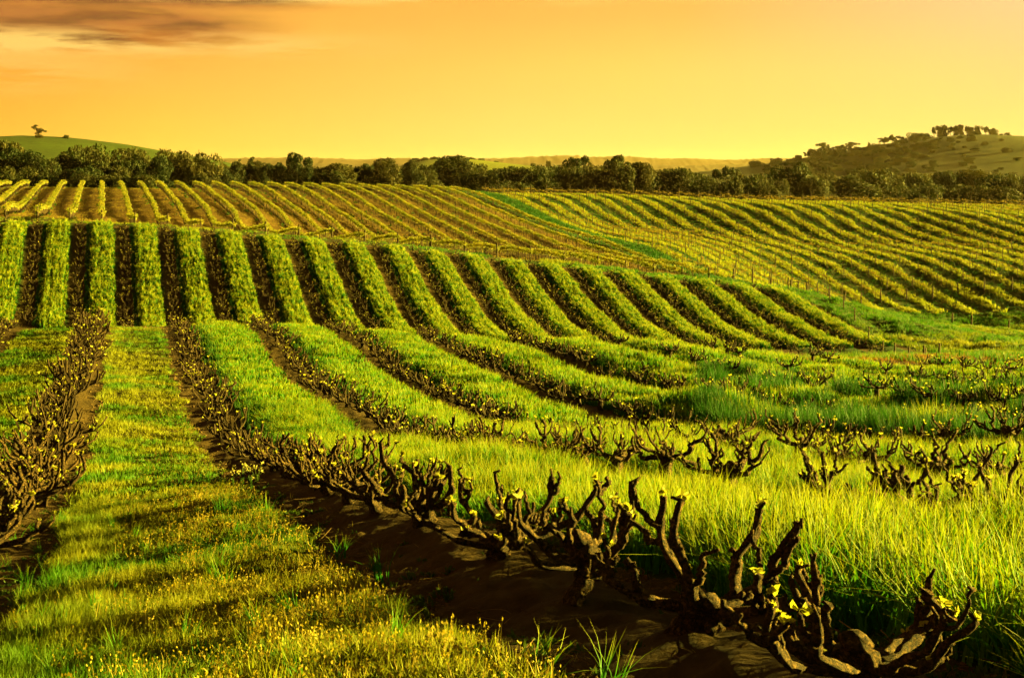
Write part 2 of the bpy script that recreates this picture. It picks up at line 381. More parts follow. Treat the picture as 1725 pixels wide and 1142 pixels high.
def rough_mat(name, c1, c2, scale, rough=.9, bump=.5, dist=.02, c3=None):
    m, n, b = new_mat(name, rough, .2); tcn = n.n('ShaderNodeTexCoord')
    a = n.noise(tcn.outputs['Object'], scale, 6, .65); c = n.mix(n.rng(a, .35, .65), c1, c2)
    if c3: c = n.mix(n.rng(n.noise(tcn.outputs['Object'], scale*.7, 5, .7), .50, .62), c, c3)
    n.t.links.new(c, b.inputs['Base Color'])
    bp = n.n('ShaderNodeBump'); bp.inputs['Strength'].default_value = bump; bp.inputs['Distance'].default_value = dist
    n.t.links.new(n.noise(tcn.outputs['Object'], scale*2.2, 8, .7), bp.inputs['Height']); n.t.links.new(bp.outputs[0], b.inputs['Normal'])
    return m
M['bark'] = rough_mat('vine_bark', (.010, .006, .002), (.095, .052, .016), 75., .9, 1., .10, (.21, .12, .038))
M['bark_far'] = rough_mat('vine_bark_small', (.013, .007, .003), (.040, .023, .008), 9., .9, .6, .02)
M['clod'] = rough_mat('earth_clods', (.050, .029, .010), (.16, .095, .034), 9., .95, .6)
M['post'] = rough_mat('weathered_post', (.025, .016, .008), (.065, .043, .02), 14., .85, .4)
M['wood'] = rough_mat('tree_bark', (.03, .02, .011), (.07, .05, .027), 2., .9, .5, .1)
M['wire'] = new_mat('galvanised_wire', .5, .4)[0]; M['wire'].node_tree.nodes['Principled BSDF'].inputs['Base Color'].default_value = (.10, .08, .05, 1)
def ground_mat():
    m, n, b = new_mat('ground', .95, .1); g = n.n('ShaderNodeNewGeometry'); P = g.outputs['Position']
    at = n.n('ShaderNodeAttribute', attribute_name='albedo')
    v = n.math('ADD', n.math('MULTIPLY', n.noise(P, 7., 8, .72), .7), n.math('MULTIPLY', n.noise(P, .22, 5, .6), .6))
    c = n.mix(1., at.outputs['Color'], n.mix(n.rng(v, .42, .86), (.55, .55, .55), (1.5, 1.5, 1.5)), 'MULTIPLY')
    n.t.links.new(c, b.inputs['Base Color'])
    bp = n.n('ShaderNodeBump'); bp.inputs['Strength'].default_value = .9; bp.inputs['Distance'].default_value = .035
    hh = n.math('ADD', n.noise(P, 22., 8, .75), n.math('MULTIPLY', n.noise(P, 4., 4, .6), 2.))
    n.t.links.new(hh, bp.inputs['Height']); n.t.links.new(bp.outputs[0], b.inputs['Normal']); return m
M['ground'] = ground_mat()

# ------------------------------------------------------------------ the ground, one sheet to the far hills
def axis(segs):
    o = []
    for a, b, n in segs: o += list(np.linspace(a, b, n, endpoint=False))
    return np.array(o+[segs[-1][1]])
gy = np.r_[axis([(-40, 0, 20), (0, 3, 10)]), 0][:-1]
q = [3.]
while q[-1] < 60: q.append(q[-1]+.055+.0035*q[-1])
while q[-1] < 255: q.append(q[-1]+.42)
while q[-1] < 3000: q.append(q[-1]*1.025+.2)
gy = np.r_[gy[:-1], q]
s = np.linspace(-1, 1, 640); gt = .40*s+.9*s**5
GX = gt[None, :]*(gy[:, None].clip(0)+14.)*1.02; GYY = np.repeat(gy[:, None], len(s), 1)
X = GX.ravel(); Y = GYY.ravel(); Z = GZ(X, Y); Zn = zone(X, Y)
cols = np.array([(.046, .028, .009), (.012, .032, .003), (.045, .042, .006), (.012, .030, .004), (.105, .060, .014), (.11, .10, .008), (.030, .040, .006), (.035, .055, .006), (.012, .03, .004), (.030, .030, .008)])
C = cols[Zn]
far = Y > 260; hs = np.clip((Y-260)/200, 0, 1)[:, None]
hillc = np.where((X < -60)[:, None], (.024, .040, .004), (.022, .020, .005)); hillc = np.where(((Y > 1150) & (np.abs(X) < 330))[:, None] & (X < 160)[:, None], (.085, .095, .010), hillc)
br = sm(-.2, .6, vn(X, Y, 120, 31))[:, None]; hillc = hillc*(.85+.3*br)
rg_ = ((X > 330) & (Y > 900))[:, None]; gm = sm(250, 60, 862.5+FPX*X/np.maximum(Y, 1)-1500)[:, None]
hillc = np.where(rg_, (.009, .008, .0025)*gm+np.array((.015, .021, .004))*(1-gm), hillc)  # right hill darkened in colour for its shaded near face
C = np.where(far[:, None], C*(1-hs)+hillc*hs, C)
z_soil = (Zn == 0) & (Y < 60); Z = Z+np.where(z_soil, .022*vn(X, Y, .42, 21)+.008*vn(X, Y, .25, 22)+.0025*np.random.default_rng(5).normal(0, 1, len(X))*(Y < 20), 0)
u1_, w1_ = uw(P1, X, Y); kk = np.round((u1_-ROW0)/SP); Z = Z+np.where((Y < 60) & (u1_ < 46), .07*np.exp(-((u1_-ROW0-SP*kk)/.3)**2), 0)
nx, ny = len(s), len(gy); I = np.arange(nx*ny).reshape(ny, nx)
Fq = np.stack([I[:-1, :-1], I[:-1, 1:], I[1:, 1:], I[1:, :-1]], -1).reshape(-1, 4)
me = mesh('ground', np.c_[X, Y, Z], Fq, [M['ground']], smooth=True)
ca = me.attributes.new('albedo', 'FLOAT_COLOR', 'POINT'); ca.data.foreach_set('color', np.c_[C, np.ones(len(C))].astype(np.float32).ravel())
tag(obj('ground', me), kind='structure')
print('ground verts', len(X))

# distant wooded ridge
def ridge(name, y0, prof, depth, amp, colr, seed):
    xs = np.arange(-2700, 2701, 6.)*y0/5000; ys = np.linspace(-1, 1, 15); X, T = np.meshgrid(xs, ys)
    px = 862.5+FPX*X/y0; top = (HZ-np.interp(px, [p[0] for p in prof], [p[1] for p in prof]))*y0/FPX
    k = np.exp(-(T*1.6)**2); Z = -16+(top+16)*k; r = np.random.default_rng(seed)
    Z += amp*(.8*r.random(X.shape)**2+.12*vn(X, T*200, 60, seed)+.35*vn(X, T*100, 420, seed+1))*k
    I = np.arange(X.size).reshape(X.shape); Fq = np.stack([I[:-1, :-1], I[:-1, 1:], I[1:, 1:], I[1:, :-1]], -1).reshape(-1, 4)
    mt = rough_mat(name+'_woods', colr, tuple(c*1.6 for c in colr), .02, .95, .3, 1.)
    tag(obj(name, mesh(name, np.c_[X.ravel(), (y0+T*depth).ravel(), Z.ravel()], Fq, [mt], smooth=True)), kind='structure')
ridge('distant_hills', 8200., [(-600, 262), (0, 272), (350, 269), (500, 266), (620, 269), (700, 267), (750, 268), (850, 267), (950, 263), (1050, 265), (1200, 270), (1340, 267), (1500, 266), (2400, 262)], 700, 9., (.030, .014, .010), 41)
ridge('distant_hills', 6200., [(-600, 300), (300, 296), (540, 277), (700, 279), (900, 276), (1100, 280), (1250, 277), (1400, 283), (1700, 290), (2400, 300)], 500, 7., (.020, .011, .007), 45)

# ------------------------------------------------------------------ grass
def tuft(n, rad_, w, seg, lean, mats, seed, tipm=None, hvar=.35, fat=False, hs=.45):
    r = np.random.default_rng(seed); V = []; Fc = []; hh = []; mi = []; c = 0
    for i in range(n):
        a, d = r.uniform(0, 6.283), rad_*math.sqrt(r.random()); bx, by = d*math.cos(a), d*math.sin(a)
        fa = r.uniform(0, 6.283); la = r.uniform(0, 6.283) if r.random() < .5 else a; ln = abs(r.normal(0, lean)); lo = ln*hs; h = 1-hvar*r.random()
        wx, wy = math.cos(fa)*w/2, math.sin(fa)*w/2
        for k in range(seg+1):
            t = k/seg; off = lo*t*t; ww = (1-t**1.6)*(.75+.25*(1-t)) if not fat else (1-abs(2*t-1)**2)
            x, y, z = bx+math.cos(la)*off, by+math.sin(la)*off, h*t*(1-.25*ln*t)
            if k == seg: V.append((x, y, z)); hh.append(t)
            else: V += [(x-wx*ww, y-wy*ww, z), (x+wx*ww, y+wy*ww, z)]; hh += [t, t]
        for k in range(seg-1): q = c+2*k; Fc.append((q, q+1, q+3, q+2)); mi.append(0)
        q = c+2*(seg-1); Fc.append((q, q+1, q+2)); mi.append(0); c = len(V)
        if tipm:
            x, y, z = V[-1]; s = tipm
            for k in range(2):
                e = r.normal(0, s*.5, 3); q9 = s/hs; e[2] /= hs; V += [(x+e[0]-s, y+e[1], z+e[2]), (x+e[0], y+e[1]+s*.6, z+e[2]-q9), (x+e[0]+s, y+e[1], z+e[2]), (x+e[0], y+e[1]-s*.5, z+e[2]+q9*1.4)]
                hh += [1]*4; Fc.append((c, c+1, c+2, c+3)); mi.append(1); c = len(V)
    me = mesh('grass_tuft', V, Fc, mats, mi); at = me.attributes.new('h', 'FLOAT', 'POINT'); at.data.foreach_set('value', np.array(hh, np.float32)); return me
# every tuft is one unit high; its width is scaled apart
T = dict(
 near=protos('tall_near', [tuft(18, .075, .0140, 4, .38, [M['tall']], 10+i) for i in range(5)]),
 mid=protos('tall_mid', [tuft(16, .10, .017, 3, .28, [M['tall']], 20+i) for i in range(4)]),
 far=protos('tall_far', [tuft(12, .13, .034, 2, .25, [M['tall']], 30+i) for i in range(4)]),
 short=protos('turf_near', [tuft(18, .06, .0050, 3, .55, [M['short']], 40+i, hs=.07) for i in range(4)]),
 shortm=protos('turf_mid', [tuft(12, .09, .014, 2, .45, [M['short']], 50+i, hs=.09) for i in range(4)]),
 weeds=protos('weeds', [tuft(7, .05, .0045, 3, .25, [M['dry'], M['seed']], 60+i, tipm=.0032, hs=.09) for i in range(4)]),
 leafweed=protos('leafy_weeds', [tuft(12, .04, .022, 3, .7, [M['weed']], 65+i, fat=True, hs=.05) for i in range(3)]),
 drill=protos('drill', [tuft(9, .05, .045, 2, .14, [M['drill']], 70+i) for i in range(4)]),
 strip=protos('strip', [tuft(9, .26, .085, 2, .30, [M['strip']], 80+i) for i in range(3)]),
 meadow=protos('meadow', [tuft(10, .22, .055, 2, .35, [M['meadow']], 90+i, hs=.3) for i in range(4)]),
 dark=protos('lush', [tuft(9, .22, .08, 2, .3, [M['dark']], 95+i) for i in range(3)]),
 shadefine=protos('flank', [tuft(12, .08, .022, 3, .2, [M['dark']], 215+i, hs=.3) for i in range(3)]),
 wisp=protos('wisp', [tuft(6, .04, .0035, 3, 1.1, [M['dry']], 205+i, hs=.04) for i in range(3)]),
 shadetall=protos('lush_tall', [tuft(26, .16, .022, 3, .25, [M['dark']], 195+i, hs=.8) for i in range(3)]),
 dry=protos('dry', [tuft(7, .12, .03, 2, .7, [M['dry']], 100+i, hs=.15) for i in range(3)]),
 rust=protos('rusty', [tuft(9, .2, .04, 2, .3, [M['rust']], 104+i, hs=.25) for i in range(3)]))
def pts_in(ufun, y0, y1, u0, u1, dens, P=P1, mlim=.40, seed=0):
    """random points by density per square metre between rows u0..u1 and distances y0..y1, near the view"""
    w0, w1 = y0/.97-8-abs(u1)*.3, y1/.95+8+abs(u0)*.3; n = int((u1-u0)*(w1-w0)*dens)
    u = R.uniform(u0, u1, n); w = R.uniform(w0, w1, n); X, Y = xy(P, u, w)
    k = (Y > y0) & (Y < y1) & (np.abs(X) < mlim*Y+1.2+2.2*(Y < 14)); return X[k], Y[k]
def keep(XY, cond): return XY[0][cond], XY[1][cond]
def uni(n, a, b): return R.uniform(a, b, n)
# tall grass of the first block
bands = [(3.4, 9., 88, 'near'), (9., 15., 62, 'near'), (15., 30., 48, 'mid'), (30., 60., 26, 'far')]
for y0, y1, dn, key in bands:
    XY = pts_in(None, y0, y1, 1.9, 46, dn); Zz = zone(*XY); XY = keep(XY, Zz == 1); u9, w9 = uw(P1, *XY); m9 = pxm(*XY); XY = keep(XY, ~((m9 > .13) & (u9 > 11.8) & (u9 < 14.6) & (XY[1] < 42) & (R.random(len(u9)) < .50+.35*vn(XY[0], XY[1], 2.6, 67)))); X, Y = XY; n = len(X)
    u, w = uw(P1, X, Y); k = np.round((u-ROW0)/SP); d = np.abs(u-ROW0-SP*k)
    h = np.interp(u, [1.8, 3.3, 6], [.38, .37, .40])*(1+.16*vn(X, Y, 1.7, 61)+.12*vn(X, Y, 5., 62))*(.52+.48*sm(.15, .9, d))*uni(n, .8, 1.1)
    m = pxm(X, Y); h = h*(1-.25*sm(.0, -.15, m))*(1-.18*sm(14, 26, Y))
    # deeper growth in the hollow on the right
    hol = sm(.10, .17, m)*sm(19, 21, Y)*sm(42, 36, Y); h = h*(1+hol*(.75*sm(11.9, 12.3, u+.25*vn(X, Y, 2., 64))*sm(15., 13.5, u)*(.75+.5*vn(X, Y, 3., 63))-.35*sm(10.9, 11.2, u)*sm(12.3, 12., u)))
    h = h*(1+.5*sm(.05, .15, m)*sm(18, 26, Y)*vn(X, Y, 3.3, 66))
    h = np.where(Y < 7., h*1.12, h)
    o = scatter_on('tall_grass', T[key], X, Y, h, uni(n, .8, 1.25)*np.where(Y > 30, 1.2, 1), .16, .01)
    print('tall', key, n)
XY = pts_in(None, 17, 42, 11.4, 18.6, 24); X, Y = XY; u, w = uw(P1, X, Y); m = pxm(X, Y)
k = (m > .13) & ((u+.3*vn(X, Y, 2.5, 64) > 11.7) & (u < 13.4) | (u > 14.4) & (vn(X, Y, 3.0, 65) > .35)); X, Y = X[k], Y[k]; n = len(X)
scatter_on('hollow_shade_grass', T['shadetall'], X, Y, uni(n, .45, .78), uni(n, .8, 1.2), .18, .02)  # darker-coloured tufts stand in for shade on the hollow's near wall
# short turf with weeds
for y0, y1, dn, key, hb in [(3.2, 8., 520, 'short', .062), (8., 16., 260, 'short', .060), (16., 30., 90, 'shortm', .07), (30., 54., 55, 'shortm', .09)]:
    XY = pts_in(None, y0, y1, -9., 1.3, dn); XY = keep(XY, zone(*XY) == 2); X, Y = XY; n = len(X); u, w = uw(P1, X, Y)
    lush = sm(.5, -.35, u+.35*vn(X, Y, 1.8, 71)); cl = sm(-.1, .9, vn(X, Y, .7, 72)+.6*vn(X, Y, 2.2, 73))
    h = hb*(.75+.9*lush*sm(60, 8, Y)+.7*cl)*uni(n, .6, 1.3)
    scatter_on('turf', T[key], X, Y, h, uni(n, .8, 1.3), .3, .004); print('turf', n)
for y0, y1, dn in [(3.2, 8., 150), (8., 16., 60), (16., 32., 14)]:
    XY = pts_in(None, y0, y1, -4., 1.3, dn); X, Y = XY; u, w = uw(P1, X, Y)
    k = (zone(X, Y) == 2) & (R.random(len(X)) < .12+.88*sm(-.1, .5, u+.3*vn(X, Y, 1.1, 75)))
    X, Y = X[k], Y[k]; n = len(X); h = .085*(1+.35*vn(X, Y, .9, 76))*uni(n, .6, 1.35)
    o = scatter_on('seeding_weeds', T['weeds'], X, Y, h, np.where(Y > 10, 1.5, 1.)*uni(n, .9, 1.3), .2, 0.); print('weeds', n)
XY = pts_in(None, 3.2, 18, -4., 2.9, 60); X, Y = XY; u, w = uw(P1, X, Y); zz = zone(X, Y)
k = (zz == 2) | ((zz == 0) & (vn(X, Y, .8, 78) > .12)); X, Y = X[k], Y[k]; n = len(X)
scatter_on('leafy_weeds', T['leafweed'], X, Y, uni(n, .03, .065), uni(n, .5, 1.), .3, 0.)
# taller tufts standing in the turf and on the edge of the bare soil
XY = pts_in(None, 3.3, 14, -1., 1.3, 2.2); X, Y = XY; n = len(X)
scatter_on('turf_tussocks', T['near'], X, Y, uni(n, .13, .26), uni(n, .35, .6), .3, 0.)
# drilled grass strips of the second block
Xs = []; Ys = []
for k in range(-4, 18):
    for j in range(9):
        w = np.arange(86, 132, .10); u = np.full(len(w), 3.*k+(j-4)*.182); u = u+R.normal(0, .022, len(w))+.09*vn(w, u*0+k, 5., 80+k % 7); w = w+R.normal(0, .05, len(w))
        X, Y = xy(P2, u, w); e0, e1 = edge2(u); q = (Y > e0+uni(len(w), -.6, .3)) & (Y < e1+uni(len(w), -.5, .3)) & (np.abs(X) < .42*Y); Xs.append(X[q]); Ys.append(Y[q])
X = np.concatenate(Xs); Y = np.concatenate(Ys); n = len(X); u, w = uw(P2, X, Y); d = np.abs(u-3*np.round(u/3))
h = .46*(1+.22*vn(X, Y, 1.6, 85)+.15*vn(X, Y, 6., 86))*uni(n, .62, 1.15)*(1+.22*np.sin(np.round((u-3*np.round(u/3))/.182)*2.4+vn(w, u*.3, 4., 87)*2.5))*(1-.38*sm(.5, .85, d))
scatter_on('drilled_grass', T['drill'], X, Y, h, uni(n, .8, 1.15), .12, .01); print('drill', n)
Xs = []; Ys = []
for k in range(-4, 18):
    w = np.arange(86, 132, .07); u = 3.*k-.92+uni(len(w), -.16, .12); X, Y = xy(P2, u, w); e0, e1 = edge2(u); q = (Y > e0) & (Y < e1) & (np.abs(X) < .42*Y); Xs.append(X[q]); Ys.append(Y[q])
X = np.concatenate(Xs); Y = np.concatenate(Ys); n = len(X); scatter_on('flank_shade_grass', T['shadefine'], X, Y, uni(n, .16, .38), uni(n, .8, 1.2), .15, .01)  # dark blades put the shade of each strip's left side into colour
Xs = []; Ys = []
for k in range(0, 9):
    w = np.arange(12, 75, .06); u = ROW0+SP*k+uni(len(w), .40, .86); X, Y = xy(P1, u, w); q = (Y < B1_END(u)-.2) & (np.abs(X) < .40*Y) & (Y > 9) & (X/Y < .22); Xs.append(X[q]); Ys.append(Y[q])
X = np.concatenate(Xs); Y = np.concatenate(Ys); n = len(X); scatter_on('flank_shade_grass', T['shadefine'], X, Y, uni(n, .14, .34), uni(n, .6, 1.), .15, .01); print('flank', n)  # same dark blades as painted shade along the first block's strips
# bright grass strips, band coloured dark for shade and green between in the trellised block on the right
XY = pts_in(None, 138, 248, 57, 166, 9, P2, .39); zz = zone(*XY)
X, Y = keep(XY, zz == 5); n = len(X); h = .42*(1+.3*vn(X, Y, 5., 91)+.25*vn(X, Y, 2., 93))*uni(n, .6, 1.2)
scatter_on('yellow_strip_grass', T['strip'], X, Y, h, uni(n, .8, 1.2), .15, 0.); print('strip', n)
k = (zz == 6) & (R.random(len(zz)) < .35); X, Y = keep(XY, k); n = len(X)
scatter_on('green_row_grass', T['dark'], X, Y, uni(n, .10, .24), uni(n, .8, 1.2), .2, 0.)
X, Y = keep(XY, zz == 8); n = len(X); scatter_on('dark_and_shade_grass', T['dark'], X, Y, .65*uni(n, .6, 1.15), uni(n, .9, 1.3), .2, 0.)  # tall grass in a dark green that carries the band's shade
XY = pts_in(None, 100, 142, -40, 60, 5, P2, .40); X, Y = keep(XY, (zone(*XY) == 9) & (vn(XY[0], XY[1], 4., 92) > -.1)); n = len(X); scatter_on('headland_grass', T['meadow'], X, Y, uni(n, .1, .25), uni(n, .6, 1.), .2, 0.)
# meadow in the dip on the right
XY = pts_in(None, 44, 182, 22, 130, 9, P2, .40); X, Y = XY; zz = zone(X, Y); k = (zz == 7) & (Y > 46) & (pxm(X, Y) > .02); X, Y = X[k], Y[k]; n = len(X)
h = .30*(1+.5*vn(X, Y, 6., 95)+.4*vn(X, Y, 2.4, 96)).clip(.35)*uni(n, .6, 1.2)
scatter_on('meadow_grass', T['meadow'], X, Y, h, uni(n, .7, 1.3)*np.interp(Y, [50, 90, 180], [.6, .9, 1.2]), .2, 0.); print('meadow', n)
gx, gyy, _ = ground_at(1560, 606, 30)
n = 2200; X = gx+R.normal(0, 2.6, n); Y = gyy+R.normal(0, 3.4, n); scatter_on('rusty_grass', T['rust'], X, Y, uni(n, .12, .3), uni(n, .5, .9), .2, 0.)
# dry mulch between the trellised rows on the left hill
XY = pts_in(None, 134, 246, -20, 57.5, 4.5, P2, .40); zz = zone(*XY); X, Y = keep(XY, zz == 4); n = len(X)
scatter_on('dry_mulch', T['dry'], X, Y, uni(n, .05, .13), uni(n, .8, 1.5), .5, 0.); print('mulch', n)
k = pts_in(None, 134, 246, -20, 57.5, 1.6, P2, .40); u, w = uw(P2, *k); d = u-3*np.round(u/3)
X, Y = keep(k, (np.abs(d+.15) < .42) & (vn(k[0], k[1], 7., 99) > .25)); n = len(X)
scatter_on('row_weeds', T['dark'], X, Y, uni(n, .2, .45), uni(n, .5, .9), .25, 0.)

# clods, straw on bare soil of the first block
def clod(seed):
    r = np.random.default_rng(seed); import bmesh
    bm = bmesh.new(); bmesh.ops.create_icosphere(bm, subdivisions=2, radius=1)
    for v in bm.verts: v.co *= .75+.45*r.random(); v.co.z *= .62
    me = bpy.data.meshes.new('clod'); bm.to_mesh(me); bm.free(); me.materials.append(M['clod']); return me
def straw(seed):
    r = np.random.default_rng(seed); b = MB()
    for i in range(5):
        a = r.uniform(0, 6.28); p = r.normal(0, .05, 3); p[2] = abs(p[2])*.15+.004; t = np.linspace(-1, 1, 5)[:, None]
        P = p+t*np.array([math.cos(a), math.sin(a), r.normal(0, .08)])*r.uniform(.03, .10)+np.c_[t*0, t*t*r.normal(0, .02), t*0]
        V, Fc = tube(P, r.uniform(.0009, .0018), 3, False); b.add(V, Fc)
    return b.mesh('straw', [M['clod']])
cc = protos('clods', [clod(i) for i in range(4)]); stp = protos('straws', [straw(i) for i in range(4)])
for y0, y1, dn, s0, s1 in [(3.2, 9, 1800, .004, .014), (9, 20, 300, .008, .020), (20, 56, 24, .02, .05)]:
    XY = pts_in(None, y0, y1, -6, 14, dn); X, Y = keep(XY, zone(*XY) == 0); n = len(X); sz_ = s0+(s1-s0)*R.random(n)**3.5
    scatter_on('soil_clods', cc, X, Y, sz_, sz_, .8, .002); print('clods', n)
XY = pts_in(None, 3.2, 24, -2.5, 10, 15); X, Y = keep(XY, zone(*XY) == 0); n = len(X)
scatter_on('straw_litter', stp, X, Y, uni(n, .7, 1.3), uni(n, .6, 1.5), .1, -.012)

XY = pts_in(None, 3.2, 16, -2.5, 8, 22); X, Y = XY; u, w = uw(P1, X, Y); k = (zone(X, Y) == 0) & (vn(X, Y, .6, 101)+.5*vn(X, Y, 1.9, 102) > .0); X, Y = X[k], Y[k]; n = len(X)
scatter_on('dry_wisps', T['wisp'], X, Y, uni(n, .02, .06), uni(n, .8, 1.6), .5, 0.)
scatter_on('leafy_weeds', T['leafweed'], X[::2], Y[::2], uni(len(X[::2]), .02, .05), uni(len(X[::2]), .4, 1.), .3, 0.)

# ------------------------------------------------------------------ bush vines
def leaf_quad(r, p, s, out):
    """a folded young leaf pointing along out"""
    out = out/np.linalg.norm(out); sd = np.cross(out, r.normal(0, 1, 3)); sd /= np.linalg.norm(sd)+1e-9; nn = np.cross(out, sd)
    a = p; tip = p+out*s*1.25-nn*s*.1; l1 = p+out*s*.35+sd*s*.5+nn*s*.18; l2 = p+out*s*.85+sd*s*.36+nn*s*.12
    r1 = p+out*s*.35-sd*s*.5+nn*s*.18; r2 = p+out*s*.85-sd*s*.36+nn*s*.12; mid = p+out*s*.7
    return [a, l1, l2, tip, r2, r1, mid], [(0, 1, 6), (1, 2, 6), (2, 3, 6), (3, 4, 6), (4, 5, 6), (5, 0, 6)]
def bud(b, r, p, s, m=0, k=None):
    for i in range(k or r.integers(6, 11)):
        o = r.normal(0, 1, 3); o[2] = abs(o[2])*.9+.25; V, Fc = leaf_quad(r, p+r.normal(0, s*.12, 3), s*r.uniform(.6, 1.1), o); b.add(V, Fc, m)
def vine_parts(seed, det, arms=None):
    """trunk, arms and leaves of one goblet vine about half a metre high, as (trunk, [arm...], leaves) MB builders"""
    r = np.random.default_rng(seed); sd = {2: 10, 1: 6, 0: 4}[det]; nn = {2: 26, 1: 11, 0: 5}[det]; mb = M['bark'] if det else M['bark_far']
    tr = MB(); hz = r.uniform(.15, .22); lean = r.normal(0, .045, 2); k = max(4, nn//2+1); t = np.linspace(-.25, 1, k)
    P = np.c_[lean[0]*t+r.normal(0, .006, k), lean[1]*t+r.normal(0, .006, k), hz*t]
    rr = .046*(1+.25*(1-t)**2+.35*t**3)*r.uniform(.85, 1.15)
    V, Fc = tube(P, rr, sd+2, True, .13, r, .16 if det else None); tr.add(V, Fc)
    if det:
        for i in range(5):                     # burrs on the head
            c = P[-1]+r.normal(0, .028, 3)*(1, 1, 1.3); d_ = r.normal(0, .022, 3); V, Fc = tube([c-d_*1.3, c-d_*.7, c, c+d_*.7, c+d_*1.3], [.008, .027, .034, .028, .009], sd, True, .2, r, .2); tr.add(V, Fc)
    head = P[-1]-np.array([0, 0, .03]); A = []; lv = MB(); na = arms or r.integers(7, 10); ph = r.uniform(0, 6.28)
    for i in range(na):
        b = MB(); a = ph+i*6.283/na+r.normal(0, .28); L = r.uniform(.17, .36); top = r.uniform(.30, .50)*(1. if i % 3 else .85); t = np.linspace(0, 1, nn)
        wob = np.cumsum(r.normal(0, 1, (nn, 3)), axis=0)
        if det: kf = nn//6; wob = np.stack([np.interp(np.arange(nn), np.arange(0, nn+kf, kf), np.cumsum(r.normal(0, 1, len(np.arange(0, nn+kf, kf))))) for _ in range(3)], 1)
        wob = (wob-wob[0])*(.024 if det else .022); wob[:, 2] *= .45; wob *= np.minimum(1, t[:, None]*3)
        out = L*(1-(1-t)**2.0); zz = head[2]+(top-head[2])*t**1.5-.015*np.sin(t*math.pi)
        P = np.c_[head[0]+np.cos(a)*out, head[1]+np.sin(a)*out, zz]+wob; P[:, 2] = np.maximum(P[:, 2], .07)
        if det == 2: P[1:-1] = (P[:-2]+2*P[1:-1]+P[2:])/4
        r0 = r.uniform(.0135, .0215); nod = .30*np.abs(np.sin(t*r.uniform(9, 13)+r.uniform(0, 3)))**6
        rr = r0*(1-.45*t)*(1+.22*r.random(nn)+nod); rr[0] = r0*1.3; rr[-1] *= 1.1
        V, Fc = tube(P, rr, sd, True, .1, r, .15 if det else None); b.add(V, Fc)
        tips = [P[-1]]
        for f in range(r.integers(1, 5) if det else r.integers(2, 4)):
            j = r.integers(int(nn*.35), nn-1); s = P[j]; m2 = max(4, nn//2); t2 = np.linspace(0, 1, m2); a2 = a+r.normal(0, .9); l2 = r.uniform(.03, .11); h2 = r.uniform(.05, .15)
            w2 = (.006 if det == 2 else .010)*np.cumsum(r.normal(0, 1, (m2, 3)), axis=0); w2 -= w2[0]
            P2_ = s+np.c_[np.cos(a2)*l2*np.sqrt(t2), np.sin(a2)*l2*np.sqrt(t2), h2*t2]+w2
            V, Fc = tube(P2_, rr[j]*(.82-.28*t2)*(1+.15*r.random(m2)), max(4, sd-2), True, .12, r, .14 if det else None); b.add(V, Fc); tips.append(P2_[-1])
        for tp in tips:
            if det and r.random() < .7:        # dead pruning spur
                e = r.normal(0, 1, 3); e[2] = abs(e[2])+.6; e /= np.linalg.norm(e); V, Fc = tube([tp-e*.006, tp+e*.02, tp+e*r.uniform(.025, .045)], [.007, .006, .0055], 5, True, .1, r); b.add(V, Fc)
            if r.random() < (.40 if det else .30): bud(lv, r, tp+np.array([0, 0, .01]), (.025 if det == 2 else .022 if det else .032)*r.uniform(.7, 1.25), 0, None if det else 2)
        if r.random() < .35 and det: bud(lv, r, P[nn//2]+(0, 0, rr[nn//2]), .02)
        A.append(b)
    return tr, A, lv, mb
def vine_meshes(seed, det, arms=None):
    tr, A, lv, mb = vine_parts(seed, det, arms)
    return tr.mesh('trunk', [mb], True), [b.mesh('branch', [mb], True) for b in A], (lv.mesh('young_leaves', [M['bud']]) if lv.n else None)
def vine_single(seed, name='bush_vine'):
    tr, A, lv, mb = vine_parts(seed, 0); b = MB()
    for q in [tr]+A:
        for V in q.V: pass
        b.add(np.concatenate(q.V), q.F, 0)
    if lv.n: b.add(np.concatenate(lv.V), lv.F, 1)
    return b.mesh(name, [mb, M['bud']], False)
ONES = ['first', 'second', 'third', 'fourth', 'fifth', 'sixth', 'seventh', 'eighth', 'ninth', 'tenth', 'eleventh', 'twelfth', 'thirteenth', 'fourteenth', 'fifteenth', 'sixteenth', 'seventeenth', 'eighteenth', 'nineteenth']
TENS = ['', '', 'twent', 'thirt', 'fort', 'fift', 'sixt']
def ordw(i):                                    # 0 -> first
    i += 1
    if i < 20: return ONES[i-1]
    t, u = divmod(i, 10); return TENS[t]+'ieth' if u == 0 else TENS[t]+'y-'+ONES[u-1]
near_sets = [vine_meshes(300+i, 2) for i in range(10)]
mid_sets = [vine_meshes(340+i, 1) for i in range(8)]
far_ones = [vine_single(380+i) for i in range(8)]
ROWN = {-2: 'leftmost vine row', -1: 'vine row left of the grass path', 0: 'vine row bordering the grass path on its right'}
def rowname(k): return ROWN.get(k) or '%s vine row right of the grass path' % ordw(k)
RV = np.random.default_rng(21); cand = []
HAND = {0: [(1425, 1175), (1150, 1110), (965, 1022), (835, 965), (720, 905), (640, 868)], 1: [(1700, 945), (1560, 920), (1440, 888), (1230, 850), (1120, 825)]}
